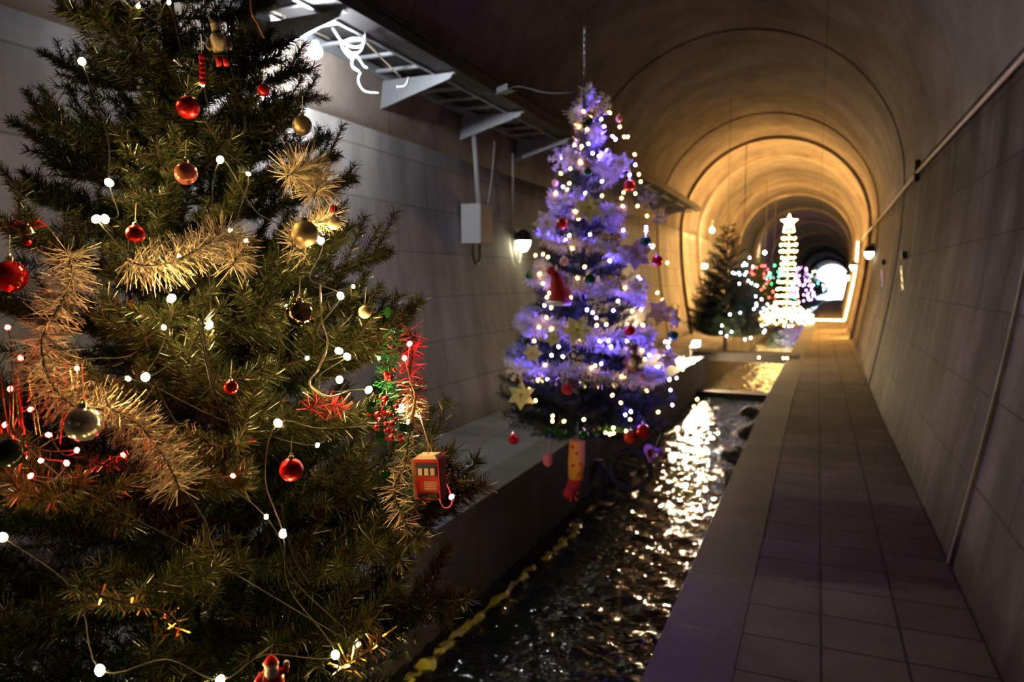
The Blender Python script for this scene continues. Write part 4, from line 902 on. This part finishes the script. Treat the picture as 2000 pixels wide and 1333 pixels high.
# ------------------------------------------------------------------ golden light tower
def far_tree(x, y, z0, h, r, label, strings, seed=1, fol=True):
    Rr = random.Random(seed); t = empty('christmas_tree', (x, y, z0), label, 'christmas tree')
    MB().tube([(0, 0, 0), (0, 0, h)], [.05, .02], 7).build('trunk', M['trunk'], t)
    paths = []
    for i in range(150):
        u = i / 150; z = h * (.1 + .9 * (1 - math.sqrt(1 - u))); a = i * 2.4; rr = r * (1 - z / h) * Rr.uniform(.85, 1.1) + .04
        paths.append([Vector((0, 0, z)), Vector((rr * math.cos(a), rr * math.sin(a), z + rr * .15))])
    if fol: mesh_obj('foliage', bristle_me('f', paths, 420, .08, .007, M['green_dark'], seed=seed), t)
    for m, n, br in strings:
        bmh = bulb_me(br, m, 1)
        for i in range(n):
            u = Rr.random(); z = h * (.08 + .92 * (1 - math.sqrt(1 - u * .98))); a = Rr.uniform(0, 2 * PI); rr = r * (1 - z / h) + .06
            mesh_obj('bulb', bmh, t, (rr * math.cos(a), rr * math.sin(a), z))
    return t
def px_x(px, y): return on_y(px, 545, y).x
gy = 28.0; gx = px_x(1538, gy)
t = empty('light_tower', (gx, gy, 0), 'tall golden tower of dense bulbs topped by a star, standing over the canal', 'light tower')
gb = bulb_me(.028, M['b_gold'], 1); gp = []
lev = [(3.3, .17), (3.05, .22), (2.82, .27), (2.6, .28), (2.35, .22), (2.15, .23), (1.95, .25), (1.75, .26), (1.5, .32), (1.25, .34), (1.0, .36), (.75, .4)]
for z, r_ in lev:
    n = int(r_ * 2 * PI / .125)
    for i in range(n): a = 2 * PI * i / n; gp.append((r_ * math.cos(a), r_ * math.sin(a), z + R.uniform(-.02, .02)))
for j, (z, r_) in enumerate(((.55, .55), (.42, .72), (.3, .85), (.16, .9), (.02, .85), (.28, .5), (.45, .35))):
    n = int(r_ * 2 * PI / .17)
    for i in range(n): a = 2 * PI * i / n + j; gp.append((r_ * math.cos(a) + R.uniform(-.06, .06), r_ * math.sin(a) + R.uniform(-.06, .06), z + R.uniform(-.08, .08)))
gp.sort(key=lambda q: q[1])
for q in gp[:99]: mesh_obj('bulb', gb, t, q)
mb = MB(); bv = [v.co.copy() for v in gb.vertices]; bf = [tuple(q.vertices) for q in gb.polygons]
for q in gp[99:]: mb.add([v + Vector(q) for v in bv], bf)
mb.build('rear_bulbs', M['b_gold'], t)['kind'] = 'stuff'
so = [((.3 if i % 2 == 0 else .13) * math.sin(PI * i / 5), (.3 if i % 2 == 0 else .13) * math.cos(PI * i / 5)) for i in range(10)]
MB().prism(so, .05, c=(0, 0, 3.62)).build('star', M['b_gold'], t)
MB().tube([(0, 0, 0), (0, 0, 3.5)], .03, 8).build('pole', M['steel'], t)
for i, (z, r_) in enumerate(lev): MB().tube([(r_ * math.cos(a), r_ * math.sin(a), z) for a in [2 * PI * k_ / 16 for k_ in range(16)]], .012, 5, True).build('hoop', M['gold'], t)
MB().box((0, 0, -.05), (1.5, .8, .06)).build('base_board', M['bridge'], t)
x = px_x(1483, 33); far_tree(x, 33, .3, 2.6, .8, 'fir with red bulbs between the dark fir and the green lit tree', [(M['b_redfar'], 46, .03)], 3)
x = px_x(1518, 38); far_tree(x, 38, .2, 2.6, .95, 'fir with green and a few white bulbs beside the golden tower', [(M['b_green'], 26, .035), (M['b_white'], 8, .03)], 4)
x = px_x(1566, 50); far_tree(x, 50, 0, 2.8, .95, 'fir glowing with purple and pink bulbs right of the golden tower', [(M['b_purple'], 95, .045), (M['b_redfar'], 4, .05)], 5)
x = px_x(1594, 58); far_tree(x, 58, 0, 2.7, .9, 'dim fir with sparse blue and green bulbs right of the purple tree', [(M['b_ice'], 8, .04), (M['b_green'], 4, .04), (M['b_white'], 4, .04), (M['b_gold'], 3, .045)], 6)
x = px_x(1607, 72); far_tree(x, 72, 0, 2.5, .8, 'farthest fir before the bright tunnel mouth with scattered white bulbs', [(M['b_white'], 9, .05), (M['b_gold'], 4, .05)], 7)
# orange yellow bulbs on the bridge rail end
light_string('fairy_light_string', [on_z(1530, 700, .08), on_z(1537, 700, .08), on_z(1482, 699, .1)], bulb_me(.02, M['b_gold'], 1), 'two tiny amber bulbs at the walkway end of the footbridge', M['wire_dark'])

# ------------------------------------------------------------------ daylight through the far mouth
w = bpy.data.worlds.new('world'); sc.world = w; w.use_nodes = True
w.node_tree.nodes['Background'].inputs[0].default_value = (.66, .78, 1, 1); w.node_tree.nodes['Background'].inputs[1].default_value = 15.0
al = bpy.data.lights.new('mouth_portal', 'AREA'); al.shape = 'RECTANGLE'; al.size = 5.4; al.size_y = 5.8; al.cycles.is_portal = True
ao = bpy.data.objects.new('mouth_portal', al); col.objects.link(ao); ao.location = (XC + bend(Y1), Y1 - .02, 2.7 + drop(Y1)); ao.rotation_euler = (PI / 2, 0, PI)
ao.rotation_euler = (-PI / 2, 0, 0)

sc.view_settings.view_transform = 'Standard'; sc.view_settings.look = 'None'; sc.view_settings.gamma = 1; sc.view_settings.exposure = -0.25
sc.cycles.use_adaptive_sampling = True; sc.cycles.adaptive_threshold = .05; sc.cycles.adaptive_min_samples = 16; sc.cycles.use_denoising = True; sc.cycles.max_bounces = 4; sc.cycles.diffuse_bounces = 2; sc.cycles.glossy_bounces = 2; sc.cycles.transmission_bounces = 3
sc.cycles.sample_clamp_indirect = 3.0; sc.cycles.sample_clamp_direct = 0; sc.cycles.caustics_reflective = False; sc.cycles.caustics_refractive = False
